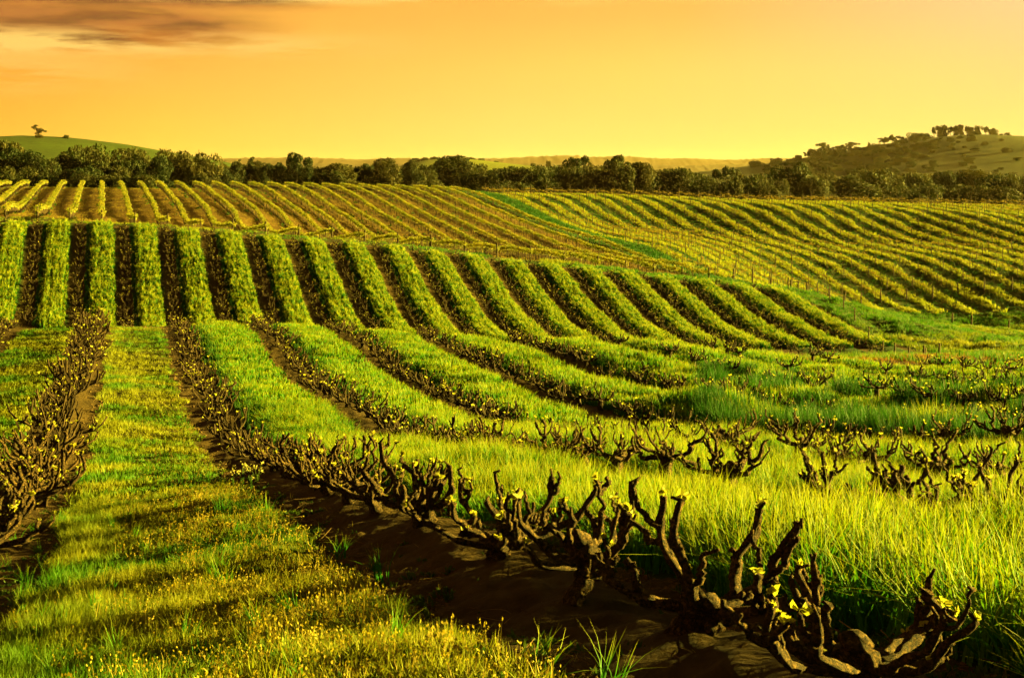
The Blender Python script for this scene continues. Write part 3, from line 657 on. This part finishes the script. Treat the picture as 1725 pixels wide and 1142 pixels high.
for k in range(-2, 13):
    u = ROW0+SP*k
    for px, py in HAND.get(k, ()):
        m = (px-862.5)/FPX; Yh = u/(P1[0]*m+P1[1]); cand.append((m*Yh, Yh, k, 1))
    w = 3.42 if k == 0 else 6.2+.37*k; j = 0
    w += RV.uniform(0, .6) if k else 0
    if k in HAND: w = uw(P1, cand[-1][0], cand[-1][1])[1]+1.05
    while w < 75:
        X, Y = xy(P1, np.array([u+RV.normal(0, .06)]), np.array([w]))
        if Y[0] < B1_END(np.array([u]))[0]-.3 and abs(pxm(X, Y)[0]) < .385 and Y[0] > 3.3: cand.append((float(X[0]), float(Y[0]), k, 1))
        w += RV.uniform(.78, .95) if k < 0 else RV.uniform(1.0, 1.3) if Y[0] > 9 else (RV.uniform(1.0, 1.12) if Y[0] < 7 else RV.uniform(.95, 1.15))
    # a few gaps to the right, where the grass has taken over
keepc = []
for X, Y, k, b in cand:
    m = X/Y
    if k >= 3 and m > .06 and RV.random() < .14+.16*(k >= 5): continue
    keepc.append((X, Y, k, b))
keepc.sort(key=lambda t: t[1]); n1 = len(keepc)
blk2 = []
for k in range(-4, 17):
    w = 84.; u = 3*k+1.5
    while w < 130:
        X, Y = xy(P2, np.array([u+RV.normal(0, .1)]), np.array([w])); e0, e1 = edge2(np.array([u]))
        if e0[0]-.2 < Y[0] < e1[0]+.2 and abs(X[0]/Y[0]) < .38: blk2.append((float(X[0]), float(Y[0]), k, 2))
        w += RV.uniform(.95, 1.2)
blk2.sort(key=lambda t: t[1]); print('vines', n1, len(blk2))
indiv = (keepc+blk2)[:300]; rest = (keepc+blk2)[300:]
cnt = {}; VG = 'old bush vines in the rows'
for i, (X, Y, k, b) in enumerate(indiv):
    z = GZ(np.array([X]), np.array([Y]))[0]+.02; c = cnt.get((k, b), 0); cnt[(k, b)] = c+1
    s = RV.uniform(.88, 1.08)*(1.08 if Y > 12 else 1.)*(1.1 if Y > 30 else 1)*(1.25 if k == -1 and b == 1 else 1)*(.76 if Y < 4.2 else 1)*(.94 if b == 1 and k >= 1 and X/Y > .04 else 1)
    if b == 1 and k >= 1 and X/Y > .04: z += .05 if k == 1 else .09
    rz = RV.uniform(0, 6.283); sc3 = (s*RV.uniform(.95, 1.2), s*RV.uniform(.95, 1.2), s)
    if b == 1: lab = '%s gnarled vine of the %s' % (ordw(c), rowname(k))
    else: lab = 'low dark vine, %s in the soil gap %s' % (ordw(c), 'left of the leftmost drilled strip' if k < -3 else 'after the %s drilled grass strip' % ordw(k+3))
    if b == 1 and Y < 20:
        st = near_sets[i % 10] if Y < 11 else mid_sets[i % 8]; g = empty('bush_vine', (X, Y, z)); g.rotation_euler.z = rz; g.scale = sc3
        obj('trunk', st[0], g)
        for q in st[1]: obj('branch', q, g)
        if st[2]: tag(obj('young_leaves', st[2], g), kind='stuff')
    else:
        if b == 2: sc3 = tuple(q*1.1 for q in sc3)
        g = obj('bush_vine', far_ones[i % 8], None, (X, Y, z), (0, 0, rz), sc3)
    tag(g, lab, 'vine', VG)
if rest:
    cv_ = protos('far_vines', far_ones); a = np.array([(X, Y) for X, Y, k, b in rest]); z = GZ(a[:, 0], a[:, 1])+.02; n = len(a)
    o = scatter('distant_bush_vines', cv_, np.c_[a, z], np.c_[np.zeros((n, 2)), uni(n, 0, 6.28)], np.repeat(uni(n, 1.1, 1.4)[:, None], 3, 1))
# flowering weeds at the edge of the path
for px, py in [(372, 800), (392, 808), (408, 806), (422, 812), (432, 800)]:
    X, Y, z = ground_at(px, py+18); r = np.random.default_rng(px); b = MB(); fl = MB()
    for q in range(6):
        a = r.uniform(0, 6.28); h = r.uniform(.16, .30); t = np.linspace(0, 1, 5)[:, None]; e = np.array([math.cos(a), math.sin(a)])*r.uniform(.02, .09)
        P = np.c_[t*t*e, t*h]; V, Fc = tube(P, .0028, 3, False); b.add(V, Fc)
        for w_ in range(5): V, Fc = leaf_quad(r, P[-1]+r.normal(0, .011, 3), .017, r.normal(0, 1, 3)+(0, 0, .8)); fl.add(V, Fc)
        for w_ in range(2): V, Fc = leaf_quad(r, P[1+w_], .035, r.normal(0, 1, 3)+(0, 0, .4)); b.add(V, Fc)
    g = empty('flowering_weed', (X, Y, z-.005)); obj('stem', b.mesh('stem', [M['weed']]), g); obj('flower_head', fl.mesh('flower_head', [M['flower']]), g)
    tag(g, '%s from the left of the pale flowering weeds at the edge of the path' % ordw([372, 392, 408, 422, 432].index(px)), 'weed', 'flowering weeds by the path')

# ------------------------------------------------------------------ trellised rows
def clump(seed, n, mat, s, ext):
    r = np.random.default_rng(seed); V = []; Fc = []
    for i in range(n):
        p = r.normal(0, 1, 3)*ext*.5; p[0] = r.uniform(-ext[0], ext[0]); a = r.normal(0, 1, 3); a /= np.linalg.norm(a); b = np.cross(a, r.normal(0, 1, 3)); b /= np.linalg.norm(b)
        q = len(V); V += [p-a*s, p+b*s*.7, p+a*s, p-b*s*.7]; Fc.append((q, q+1, q+2, q+3))
    return mesh('leaf_clump', V, Fc, [mat])
cA = protos('canopy_leaves', [clump(i, 46, M['canopy'], .075, np.array([.5, .21, .17])) for i in range(4)])
cB = protos('canopy_sparse', [clump(10+i, 26, M['canopy2'], .06, np.array([.5, .13, .12])) for i in range(4)])
b = MB(); V, Fc = tube([(0, 0, -.3), (0, 0, .6), (.006, 0, 1.32)], [.05, .048, .045], 6); b.add(V, Fc); post_m = b.mesh('post', [M['post']])
b = MB(); V, Fc = tube([(0, 0, -.3), (0, 0, .6), (.01, 0, 1.5)], [.09, .085, .08], 8); b.add(V, Fc); endpost_m = b.mesh('end_post', [M['post']])
def trellis(u, y0, y1, kind, lab, group, ph):
    w = np.arange(y0*.9, y1*1.25, .5); X, Y = xy(P2, np.full(len(w), u), w); q = (Y > y0) & (Y < y1) & (np.abs(X) < .40*Y+2)
    if q.sum() < 8: return
    X, Y = X[q], Y[q]; Z = GZ(X, Y); o = (X[0], Y[0], Z[0]); O = np.array(o); g = empty('trellised_vine_row', o); n = len(X)
    idx = list(range(0, n, 8 if kind == 'A' else 9)); wob = .07*vn(X, Y, 11., ph % 9)
    for j, i in enumerate(idx):
        end = i == 0 or j == len(idx)-1
        obj('end_post' if end else 'post', endpost_m if end else post_m, g, (X[i]-O[0], Y[i]-O[1], Z[i]-O[2]), (R.normal(0, .02), R.normal(0, .02), 0), (1, 1, R.uniform(.92, 1.06)*(.97 if kind == 'A' else 1.12)))
    for hz in ((.75, 1.12) if kind == 'A' else (.8, 1.3)):
        P = np.c_[X, Y, Z+hz]-O; V, Fc = tube(P[::4] if n > 8 else P, .008, 3, False); bb = MB(); bb.add(V, Fc); obj('wire', bb.mesh('wire', [M['wire']]), g)
    # upright stems
    bb = MB(); step = np.arange(0, n-1, 1.1 if kind == 'A' else 2.4)
    for t in step:
        x = np.interp(t, range(n), X); y = np.interp(t, range(n), Y); z = np.interp(t, range(n), Z); e = R.normal(0, .08, 4); hh = R.uniform(.78, .98)
        V, Fc = tube(np.array([(x, y, z-.05), (x+e[0]*.4, y+e[1]*.4, z+hh*.5), (x+e[0], y+e[1], z+hh)])-O, R.uniform(.018, .034), 3, False); bb.add(V, Fc)
    tag(obj('vine_stems', bb.mesh('vine_stems', [M['bark_far']]), g), kind='stuff')
    if kind == 'A':
        t = np.arange(0, n-1, .78); m = len(t); hb = 1.02+.05*vn(t, t*0+u, 3., 5); ws = uni(m, .85, 1.3)
    else:
        t = np.arange(0, n-1, 1.7); t = t+uni(len(t), -.5, .5); m = len(t); hb = uni(m, .82, 1.1); ws = uni(m, .7, 1.2)
    x = np.interp(t, range(n), X+wob); y = np.interp(t, range(n), Y); z = np.interp(t, range(n), Z)
    ang = math.atan2(P2[0], -P2[1])
    scatter('foliage', cA if kind == 'A' else cB, np.c_[x, y, z+hb]-O, np.c_[R.normal(0, .1, m), R.normal(0, .1, m), ang+R.normal(0, .12, m)], np.c_[ws, ws, ws*uni(m, .8, 1.25)], g)
    tag(g, lab, 'vine row', group)
for k in range(-6, 20):
    if k == 0: lab = 'straight trellised vine row running directly away over brown soil on the left hill'
    elif k < 0: lab = 'leafy trellised row on brown soil, %s left of the straight one' % ordw(-k-1)
    else: lab = 'leafy yellow-green trellised row on brown soil, %s right of the straight one' % ordw(k-1)
    e0, e1 = edge3(3.*k); trellis(3.*k, float(e0), e1-3., 'A', lab, 'leafy trellised rows on brown soil', k+10)
for j in range(0, 29):
    u = 62.6+3.6*j; e0, e1 = edge4(u)
    trellis(u, float(e0), e1-1.5, 'B', 'thin leafless trellised row with posts in bright grass, %s right of the shaded green band' % ordw(j), 'thin trellised rows between bright grass strips', j)

# ------------------------------------------------------------------ fence and posts by the meadow
fp = [(1361, 491), (1377, 497), (1398, 505), (1421, 513), (1440, 523), (1463, 533), (1486, 546), (1507, 560), (1531, 576), (1557, 590), (1582, 599)]
g = None; prev = []
for i, (px, py) in enumerate(fp):
    Yg = np.interp(i, [0, 4, 10], [119, 105, 66]); X = (px-862.5)/FPX*Yg; z = GZ(np.array([X]), np.array([Yg]))[0]
    if g is None: g = empty('wire_fence', (X, Yg, z)); O = np.array((X, Yg, z))
    obj('post', post_m, g, np.array((X, Yg, z))-O, (R.normal(0, .03), R.normal(0, .03), 0), (1.1, 1.1, .78 if i < 8 else .62)); prev.append((X-O[0], Yg-O[1], z-O[2]))
for hz in (.35, .65, .9):
    V, Fc = tube([(a, b_, c+hz) for a, b_, c in prev[:8]], .006, 3, False); bb = MB(); bb.add(V, Fc); obj('wire', bb.mesh('wire', [M['wire']]), g)
tag(g, 'short wire fence running down beside the grass strips to the dip', 'fence')
for px, py, Yg, s, lab in [(1636, 549, 160, 1.5, 'thick dark post at the near edge of the right trellised block'), (1699, 552, 158, 1.3, 'thick post near the right frame edge above the meadow'), (1604, 533, 165, 1.3, 'thick post behind the rounded end of the grass strip'), (1557, 590, 78, .6, 'stout short stump post at the foot of the fence')]:
    X = (px-862.5)/FPX*Yg; z = GZ(np.array([X]), np.array([float(Yg)]))[0]; tag(obj('strainer_post', endpost_m, None, (X, Yg, z), (0, .03, 0), (1.2, 1.2, s*.8)), lab, 'post', 'thick posts by the meadow')
# braced end assembly
X = (1332-862.5)/FPX*122; z = GZ(np.array([X]), np.array([122.]))[0]; g = empty('fence_brace', (X, 122, z)); obj('post', endpost_m, g, (0, 0, 0)); obj('post', endpost_m, g, (.7, .3, 0), None, (.8, .8, .9))
V, Fc = tube([(0, 0, 1.35), (.7, .3, 1.28)], .04, 6); bb = MB(); bb.add(V, Fc); obj('rail', bb.mesh('rail', [M['post']]), g); tag(g, 'two dark end posts joined by a top rail at the top of the fence', 'fence end')

# ------------------------------------------------------------------ trees
def tree_meshes(seed, kind):
    """unit tree: height 1 (crown top), returns trunk mesh, crown mesh"""
    r = np.random.default_rng(seed); tr = MB(); V = []; Fc = []
    if kind == 'round': cen = [(r.normal(0, .20), r.normal(0, .20), r.uniform(.30, .80)) for _ in range(22)]; rd = lambda: r.uniform(.11, .20)
    elif kind == 'umbrella': cen = [(r.normal(0, .15), r.normal(0, .15), r.uniform(.80, .92)) for _ in range(12)]+[(r.normal(0, .12), r.normal(0, .1), r.uniform(.5, .75)) for _ in range(3)]; rd = lambda: r.uniform(.055, .10)
    elif kind == 'open': cen = [(r.normal(0, .20), r.normal(0, .20), r.uniform(.42, .90)) for _ in range(20)]; rd = lambda: r.uniform(.065, .12)
    elif kind == 'layered': cen = [(r.normal(0, .22*(1.15-z)), r.normal(0, .22*(1.15-z)), z) for z in np.linspace(.25, .90, 24)]; rd = lambda: r.uniform(.09, .16)
    elif kind == 'conifer': cen = [(r.normal(0, .045), r.normal(0, .045), z) for z in np.linspace(.15, .93, 16)]; rd = None
    else: cen = [(-.10, 0, .90), (-.22, .02, .80), (-.12, 0, .70), (0, 0, .60), (.12, 0, .66), (.22, 0, .58), (.34, 0, .52), (.05, 0, .48), (-.05, 0, .38)]; rd = lambda: r.uniform(.07, .11)
    nq = 0
    for c in cen:
        c = np.array(c); R0 = rd() if rd else .17*(1.02-c[2])+.02; c[2] = min(c[2], 1-R0*.8)
        n = int(min(420, 26000*R0*R0)); d = r.normal(0, 1, (n, 3)); d /= np.linalg.norm(d, axis=1)[:, None]
        p = c+d*(R0*r.uniform(.55, 1.08, (n, 1))**.6)*np.array([1.2, 1.2, .78]); a = r.normal(0, 1, (n, 3)); a = a/np.linalg.norm(a, axis=1)[:, None]
        b_ = np.cross(a, d+r.normal(0, .7, (n, 3))); b_ /= np.linalg.norm(b_, axis=1)[:, None]+1e-9; s = r.uniform(.011, .021, (n, 1))
        V.append(np.stack([p-a*s*1.3, p+b_*s*.8, p+a*s*1.3, p-b_*s*.8], 1).reshape(-1, 3)); nq += n
    V = np.concatenate(V); Fq = np.arange(nq*4).reshape(-1, 4)
    lo, hi = np.percentile(V, 1.5, axis=0), np.percentile(V, 98.5, axis=0); zb = .12 if kind in ('round', 'layered') else .0
    kx = 1/max(hi[0]-lo[0], hi[1]-lo[1]); ox, oy = (lo[0]+hi[0])/2, (lo[1]+hi[1])/2; kz = 1/hi[2]
    V = (V-(ox, oy, 0))*(kx, kx, kz); cen = [((c[0]-ox)*kx, (c[1]-oy)*kx, c[2]*kz) for c in cen]
    if zb: zl = np.percentile(V[:, 2], 1.5); V[:, 2] = .16+(V[:, 2]-zl)/(1-zl)*.84
    t = np.linspace(-.06, 1, 7)[:, None]; top = np.array([np.mean([c[0] for c in cen]), np.mean([c[1] for c in cen]), .62])
    P = np.c_[t*top[:2], t*top[2]]+np.r_[[[0, 0, 0]], r.normal(0, .008, (6, 3))]; vv, ff = tube(P, np.linspace(.032, .012, 7), 7, True, .1, r); tr.add(vv, ff)
    for c in cen[::2]:
        j = r.integers(2, 6); s0 = P[j]; e = np.array(c)-s0; tt = np.linspace(0, 1, 4)[:, None]; vv, ff = tube(s0+tt*e+np.sin(tt*3.14)*r.normal(0, .015, 3), [.012, .009, .006, .004], 4, False, 0, r); tr.add(vv, ff)
    return tr.mesh('trunk', [M['wood']], True), mesh('crown', V, Fq, [M['gum2'] if seed % 2 else M['gum']])
TK = {k: [tree_meshes(s, k) for s in ss] for k, ss in dict(round=(500, 501, 502, 503, 504), umbrella=(510, 511), open=(520, 521, 522), layered=(530, 531, 532), conifer=(540, 541), sparse=(550,)).items()}
TG = 'trees beyond the vineyard'
def plant(px, ytop, wpx, Y, kind, lab, name='gum_tree', group=TG, h=None):
    X = (px-862.5)/FPX*Y; z = GZ(np.array([X]), np.array([float(Y)]))[0]; zt = (HZ-ytop)*Y/FPX
    if h: z = max(z, zt-h) if abs(zt-z) < h*1.6 else zt-h
    if h: z -= .22*(zt-z)+.4
    H = zt-z
    wid = wpx*Y/FPX
    if h and kind != 'sparse' and H < .85*wid: H = .85*wid; z = zt-H
    st = TK[kind][int(px*7+ytop) % len(TK[kind])]
    g = empty(name, (X, Y, z-.1)); sxy = wid; g.scale = (sxy*(1.1 if h else 1.28), sxy*(1.1 if h else 1.28), H+.1); g.rotation_euler.z = (px*1.7) % 6.28 if kind != 'sparse' else 0
    obj('trunk', st[0], g); obj('crown', st[1], g); tag(g, lab, 'tree', group)
L = [
 (12, 243, 70, 350, 'round', 'tall dark tree at the far left edge of the frame'), (45, 256, 80, 340, 'round', 'brown-green round tree left of the hill foot'), (78, 270, 60, 320, 'round', 'russet rounded tree low behind the leftmost rows'),
 (110, 262, 60, 360, 'layered', 'dark layered tree in front of the green hill'), (152, 251, 75, 370, 'round', 'broad dark tree below the hilltop tree'), (128, 285, 70, 310, 'round', 'low bushy tree just above the leftmost vine humps'),
 (185, 283, 50, 315, 'round', 'small rounded tree above the straight trellised row'), (222, 256, 78, 355, 'round', 'large domed dark tree in the middle of the left grove'), (250, 276, 60, 330, 'layered', 'tree with pale sunlit clumps in the left grove'),
 (205, 275, 66, 322, 'round', 'wide low tree with sunlit top layers in the left grove'), (280, 270, 58, 325, 'layered', 'sunlit lower tree before the rightmost dome of the left grove'), (300, 259, 60, 350, 'round', 'dark domed tree high at the right of the left grove'), (330, 265, 62, 345, 'round', 'rounded brown tree closing the left grove on the right'),
 (160, 296, 60, 300, 'round', 'low dark shrub-like tree behind the straight trellised row'), (235, 297, 60, 300, 'round', 'low dark tree behind the third hump of vine rows'), (345, 296, 40, 310, 'round', 'small low tree at the foot of the right end of the grove'), (20, 285, 60, 305, 'round', 'low russet tree at the left edge above the vines'),
 (375, 288, 40, 420, 'round', 'small shrubby tree right of the left grove'), (392, 277, 22, 430, 'layered', 'narrow dark tree, first of a small upright group'), (404, 275, 18, 425, 'conifer', 'slim pointed tree in the small upright group'), (418, 272, 26, 430, 'conifer', 'tallest dark pointed tree left of the big open gum'), (432, 275, 26, 435, 'layered', 'dark upright tree right of the pointed one'), (447, 279, 30, 430, 'round', 'rounded end tree of the small upright group'),
 (496, 261, 58, 400, 'open', 'big open-topped gum tree standing above the ridge line'), (478, 280, 40, 410, 'round', 'dense lower tree left under the big open gum'), (515, 285, 40, 405, 'round', 'dense lower tree right under the big open gum'),
 (540, 285, 18, 470, 'round', 'tiny pale tree between the big gum and its neighbour'), (575, 279, 52, 410, 'layered', 'spreading tree with a bumpy top left of the paired gums'), (560, 292, 40, 405, 'round', 'low dark tree in the gap before the bumpy-topped tree'), (615, 281, 40, 425, 'round', 'dark rounded tree left of the paired gums'),
 (650, 270, 36, 400, 'layered', 'left one of two paired gums with a peaked top'), (684, 274, 36, 405, 'layered', 'right one of two paired gums with a peaked top'), (635, 285, 40, 400, 'round', 'low bushy tree under the paired gums'), (715, 290, 50, 410, 'round', 'low russet tree right of the paired gums'),
 (740, 280, 44, 440, 'round', 'hazy rounded tree before the sunlit green rise'), (768, 266, 56, 430, 'layered', 'tall pyramid-shaped tree before the sunlit green rise'), (800, 280, 50, 440, 'round', 'rounded tree right of the pyramid-shaped tree'), (840, 288, 60, 430, 'round', 'low brownish tree below the sunlit rise'),
 (885, 284, 56, 405, 'round', 'low wide dense tree left of the umbrella tree'), (915, 284, 56, 410, 'round', 'dense tree touching the umbrella tree on its left'), (968, 265, 34, 400, 'umbrella', 'umbrella-shaped gum tree with a flat high crown'), (962, 285, 36, 395, 'round', 'dark shrub tree under the umbrella gum'), (993, 277, 26, 410, 'open', 'thin open tree just right of the umbrella gum'),
 (1040, 264, 52, 390, 'open', 'tallest broad dark gum in the middle right tree line'), (1020, 284, 50, 395, 'round', 'dense dark tree lower left of the tallest gum'), (1055, 281, 56, 398, 'round', 'dense dark tree lower right of the tallest gum'), (1080, 278, 34, 395, 'layered', 'rounded side tree attached right of the tallest gum'),
 (1140, 287, 56, 430, 'round', 'pale hazy dome-shaped tree right of the tallest gums'), (1175, 300, 60, 400, 'round', 'low dark tree below the hazy dome-shaped tree'), (1222, 283, 34, 390, 'umbrella', 'dark flat-topped tree with a leaning crown'), (1245, 290, 28, 395, 'open', 'small dark tree beside the flat-topped one'), (1222, 306, 36, 370, 'round', 'very dark round bush tree standing low by the vineyard'), (1265, 300, 50, 390, 'round', 'hazy low tree right of the dark round bush'),
 (1325, 281, 64, 420, 'round', 'broad dome tree at the foot of the right hill'), (1345, 293, 60, 400, 'layered', 'dark leaning tree before the broad dome tree'), (1375, 302, 50, 395, 'round', 'sunlit low tree right of the dark leaning one'), (1300, 305, 40, 385, 'round', 'low tree before the broad dome tree'),
 (1455, 289, 70, 440, 'round', 'wide yellow-green tree below the dark hillside'), (1450, 302, 70, 410, 'layered', 'dense darker tree before the wide yellow-green one'), (1490, 300, 50, 430, 'round', 'hazy rounded tree under the hillside'), (1540, 315, 60, 385, 'round', 'low sunlit tree just above the vineyard crest'),
 (1545, 297, 60, 450, 'round', 'hazy tree in the row under the right hill'), (1595, 292, 60, 460, 'round', 'tall hazy tree under the highest part of the right hill'), (1638, 290, 56, 460, 'layered', 'tallest hazy tree below the hilltop trees'), (1690, 298, 70, 450, 'round', 'hazy tree near the right edge of the tree line'), (1720, 300, 50, 440, 'round', 'hazy tree cut by the right frame edge'), (1610, 315, 70, 420, 'round', 'low hazy shrub tree in the right corner of the tree line'), (1670, 318, 70, 420, 'round', 'low shadowed tree above the last vineyard rows'), (1410, 310, 40, 420, 'round', 'small hazy tree in the gap under the hill')]
for a in L: plant(*a)
for i, px in enumerate(list(range(-60, 1800, 32))):
    yt = np.interp(px, [0, 350, 400, 1050, 1150, 1800], [268, 275, 287, 290, 299, 301])
    plant(px+R.uniform(-12, 12), yt+R.uniform(-6, 7), R.uniform(50, 80), R.uniform(470, 540), 'round', '%s from the left of the low hazy trees behind the main tree line' % ordw(i), group='low trees filling the tree line')
L2 = [(66, 211, 22, 880, 'sparse', 'ragged sparse tree alone on top of the green left hill', 9.), (68, 228, 16, 850, 'round', 'dense bush around the foot of the ragged hilltop tree', 5), (111, 228, 11, 870, 'round', 'small round tree right of the ragged hilltop tree', 6),
 (700, 267, 14, 1480, 'round', 'small round tree at the left end of the sunlit rise', 7), (716, 266, 14, 1480, 'round', 'second small round tree on the sunlit rise', 7), (733, 265, 16, 1490, 'round', 'small tree on the crest of the sunlit rise', 7), (790, 266, 18, 1500, 'round', 'hedge-like dark tree right of the rise crest', 6), (808, 268, 18, 1500, 'round', 'last of the hedge-like trees on the rise', 6), (836, 272, 9, 1480, 'round', 'tiny round tree right of the hedge-like trees', 5), (898, 276, 10, 1450, 'round', 'low tiny bush on the falling slope of the rise', 4), (924, 272, 10, 1400, 'round', 'lone round tree on the slope left of the umbrella gum', 7), (948, 278, 8, 1400, 'round', 'tiny bush beside the lone round tree on the slope', 4),
 (1273, 272, 20, 1250, 'round', 'flat hazy tree on the low shoulder of the right hill', 6), (1307, 267, 18, 1250, 'round', 'rounded tree on the shoulder of the right hill', 8), (1345, 262, 14, 1250, 'round', 'first bushy tree where the right ridge begins to climb', 8), (1362, 256, 18, 1260, 'open', 'open bright-rimmed tree low on the right ridge', 10), (1387, 241, 26, 1260, 'open', 'tallest tree in the first clump on the right ridge', 16), (1376, 252, 24, 1255, 'round', 'bushy tree at the left of the first ridge clump', 10), (1402, 250, 22, 1260, 'round', 'bushy tree at the right of the first ridge clump', 10), (1417, 245, 22, 1265, 'open', 'open tree left in the second ridge clump', 10), (1433, 240, 26, 1270, 'open', 'broad tree right in the second ridge clump', 13), (1448, 249, 20, 1265, 'round', 'low bush after the second ridge clump', 7), (1465, 241, 9, 1275, 'conifer', 'small pointed tree alone on the right ridge', 9), (1478, 243, 18, 1275, 'round', 'low rounded bush right of the small pointed tree', 6), (1490, 232, 20, 1280, 'open', 'see-through tree left in the third ridge clump', 12), (1504, 228, 20, 1285, 'open', 'see-through tallest tree in the third ridge clump', 13), (1520, 231, 18, 1285, 'open', 'see-through tree right in the third ridge clump', 10), (1540, 225, 26, 1285, 'round', 'dense dome tree before the hilltop row', 11), (1556, 226, 26, 1290, 'round', 'dense dark dome tree touching the hilltop row', 10)]
for a in L2: plant(*a[:6], h=a[6], group='trees on the hills')
for i, px in enumerate([1574, 1583, 1592, 1601, 1610, 1618, 1627, 1636, 1648, 1661, 1673]):
    plant(px, [215, 213, 212, 214, 213, 211, 213, 215, 213, 214, 217][i], 11, 1300, 'round' if i % 3 else 'open', '%s tree from the left in the row on top of the right hill' % ordw(i), h=10, group='row of trees on the hilltop')
# scrub on the dark flank of the right hill and of the left one
X = R.uniform(90, 640, 1500); Y = 1290-R.uniform(10, 420, 1500); px = 862.5+FPX*X/Y
k = (px > 1290) & (px < 1600+R.normal(0, 60, 1500)); X, Y = X[k], Y[k]; n = len(X); z = GZ(X, Y)
cvt = protos('scrub', [TK['round'][i][1] for i in range(3)]); hh = R.uniform(1.8, 4.5, n)
scatter('hillside_scrub', cvt, np.c_[X, Y, z-.16*hh-.3], np.c_[np.zeros((n, 2)), uni(n, 0, 6.28)], np.c_[hh*1.9, hh*1.9, hh])  # packed close to help darken the hill's shaded near face
# radio mast
X = (335-862.5)/FPX*1000; z = GZ(np.array([X]), np.array([1000.]))[0]; g = empty('radio_mast', (X, 1000, z)); zt = (HZ-252)*1000/FPX-z
for a in range(3):
    V, Fc = tube([(.5*math.cos(a*2.09), .5*math.sin(a*2.09), -1), (.15*math.cos(a*2.09), .15*math.sin(a*2.09), zt)], .09, 4); bb = MB(); bb.add(V, Fc); obj('leg', bb.mesh('leg', [M['wire']]), g)
bb = MB()
for q in range(14):
    zq = zt*q/14; r_ = .5-.35*q/14; c_ = [(r_*math.cos(a*2.09), r_*math.sin(a*2.09), zq) for a in range(3)]
    for a in range(3): V, Fc = tube([c_[a], c_[(a+1) % 3]], .05, 3); bb.add(V, Fc)
obj('bracing', bb.mesh('bracing', [M['wire']]), g); tag(g, 'thin lattice radio mast behind the right end of the left grove', 'mast')

# ------------------------------------------------------------------ the evening air
x0, x1, y0, y1, z0, z1 = -4800, 4800, -60, 9600, -45, 110
V = [(x, y, z) for x in (x0, x1) for y in (y0, y1) for z in (z0, z1)]
hm = bpy.data.materials.new('haze'); hm.use_nodes = True; t = hm.node_tree; t.nodes.clear(); n = NT(t); pv = n.n('ShaderNodeVolumePrincipled')
pv.inputs['Color'].default_value = (.95, .72, .42, 1); pv.inputs['Density'].default_value = HAZE = .000018; pv.inputs['Anisotropy'].default_value = .45
ou = n.n('ShaderNodeOutputMaterial'); t.links.new(pv.outputs[0], ou.inputs['Volume'])
hz_o = obj('haze', mesh('haze', V, [(0, 1, 3, 2), (4, 6, 7, 5), (0, 4, 5, 1), (2, 3, 7, 6), (0, 2, 6, 4), (1, 5, 7, 3)], [hm])); tag(hz_o, kind='stuff')
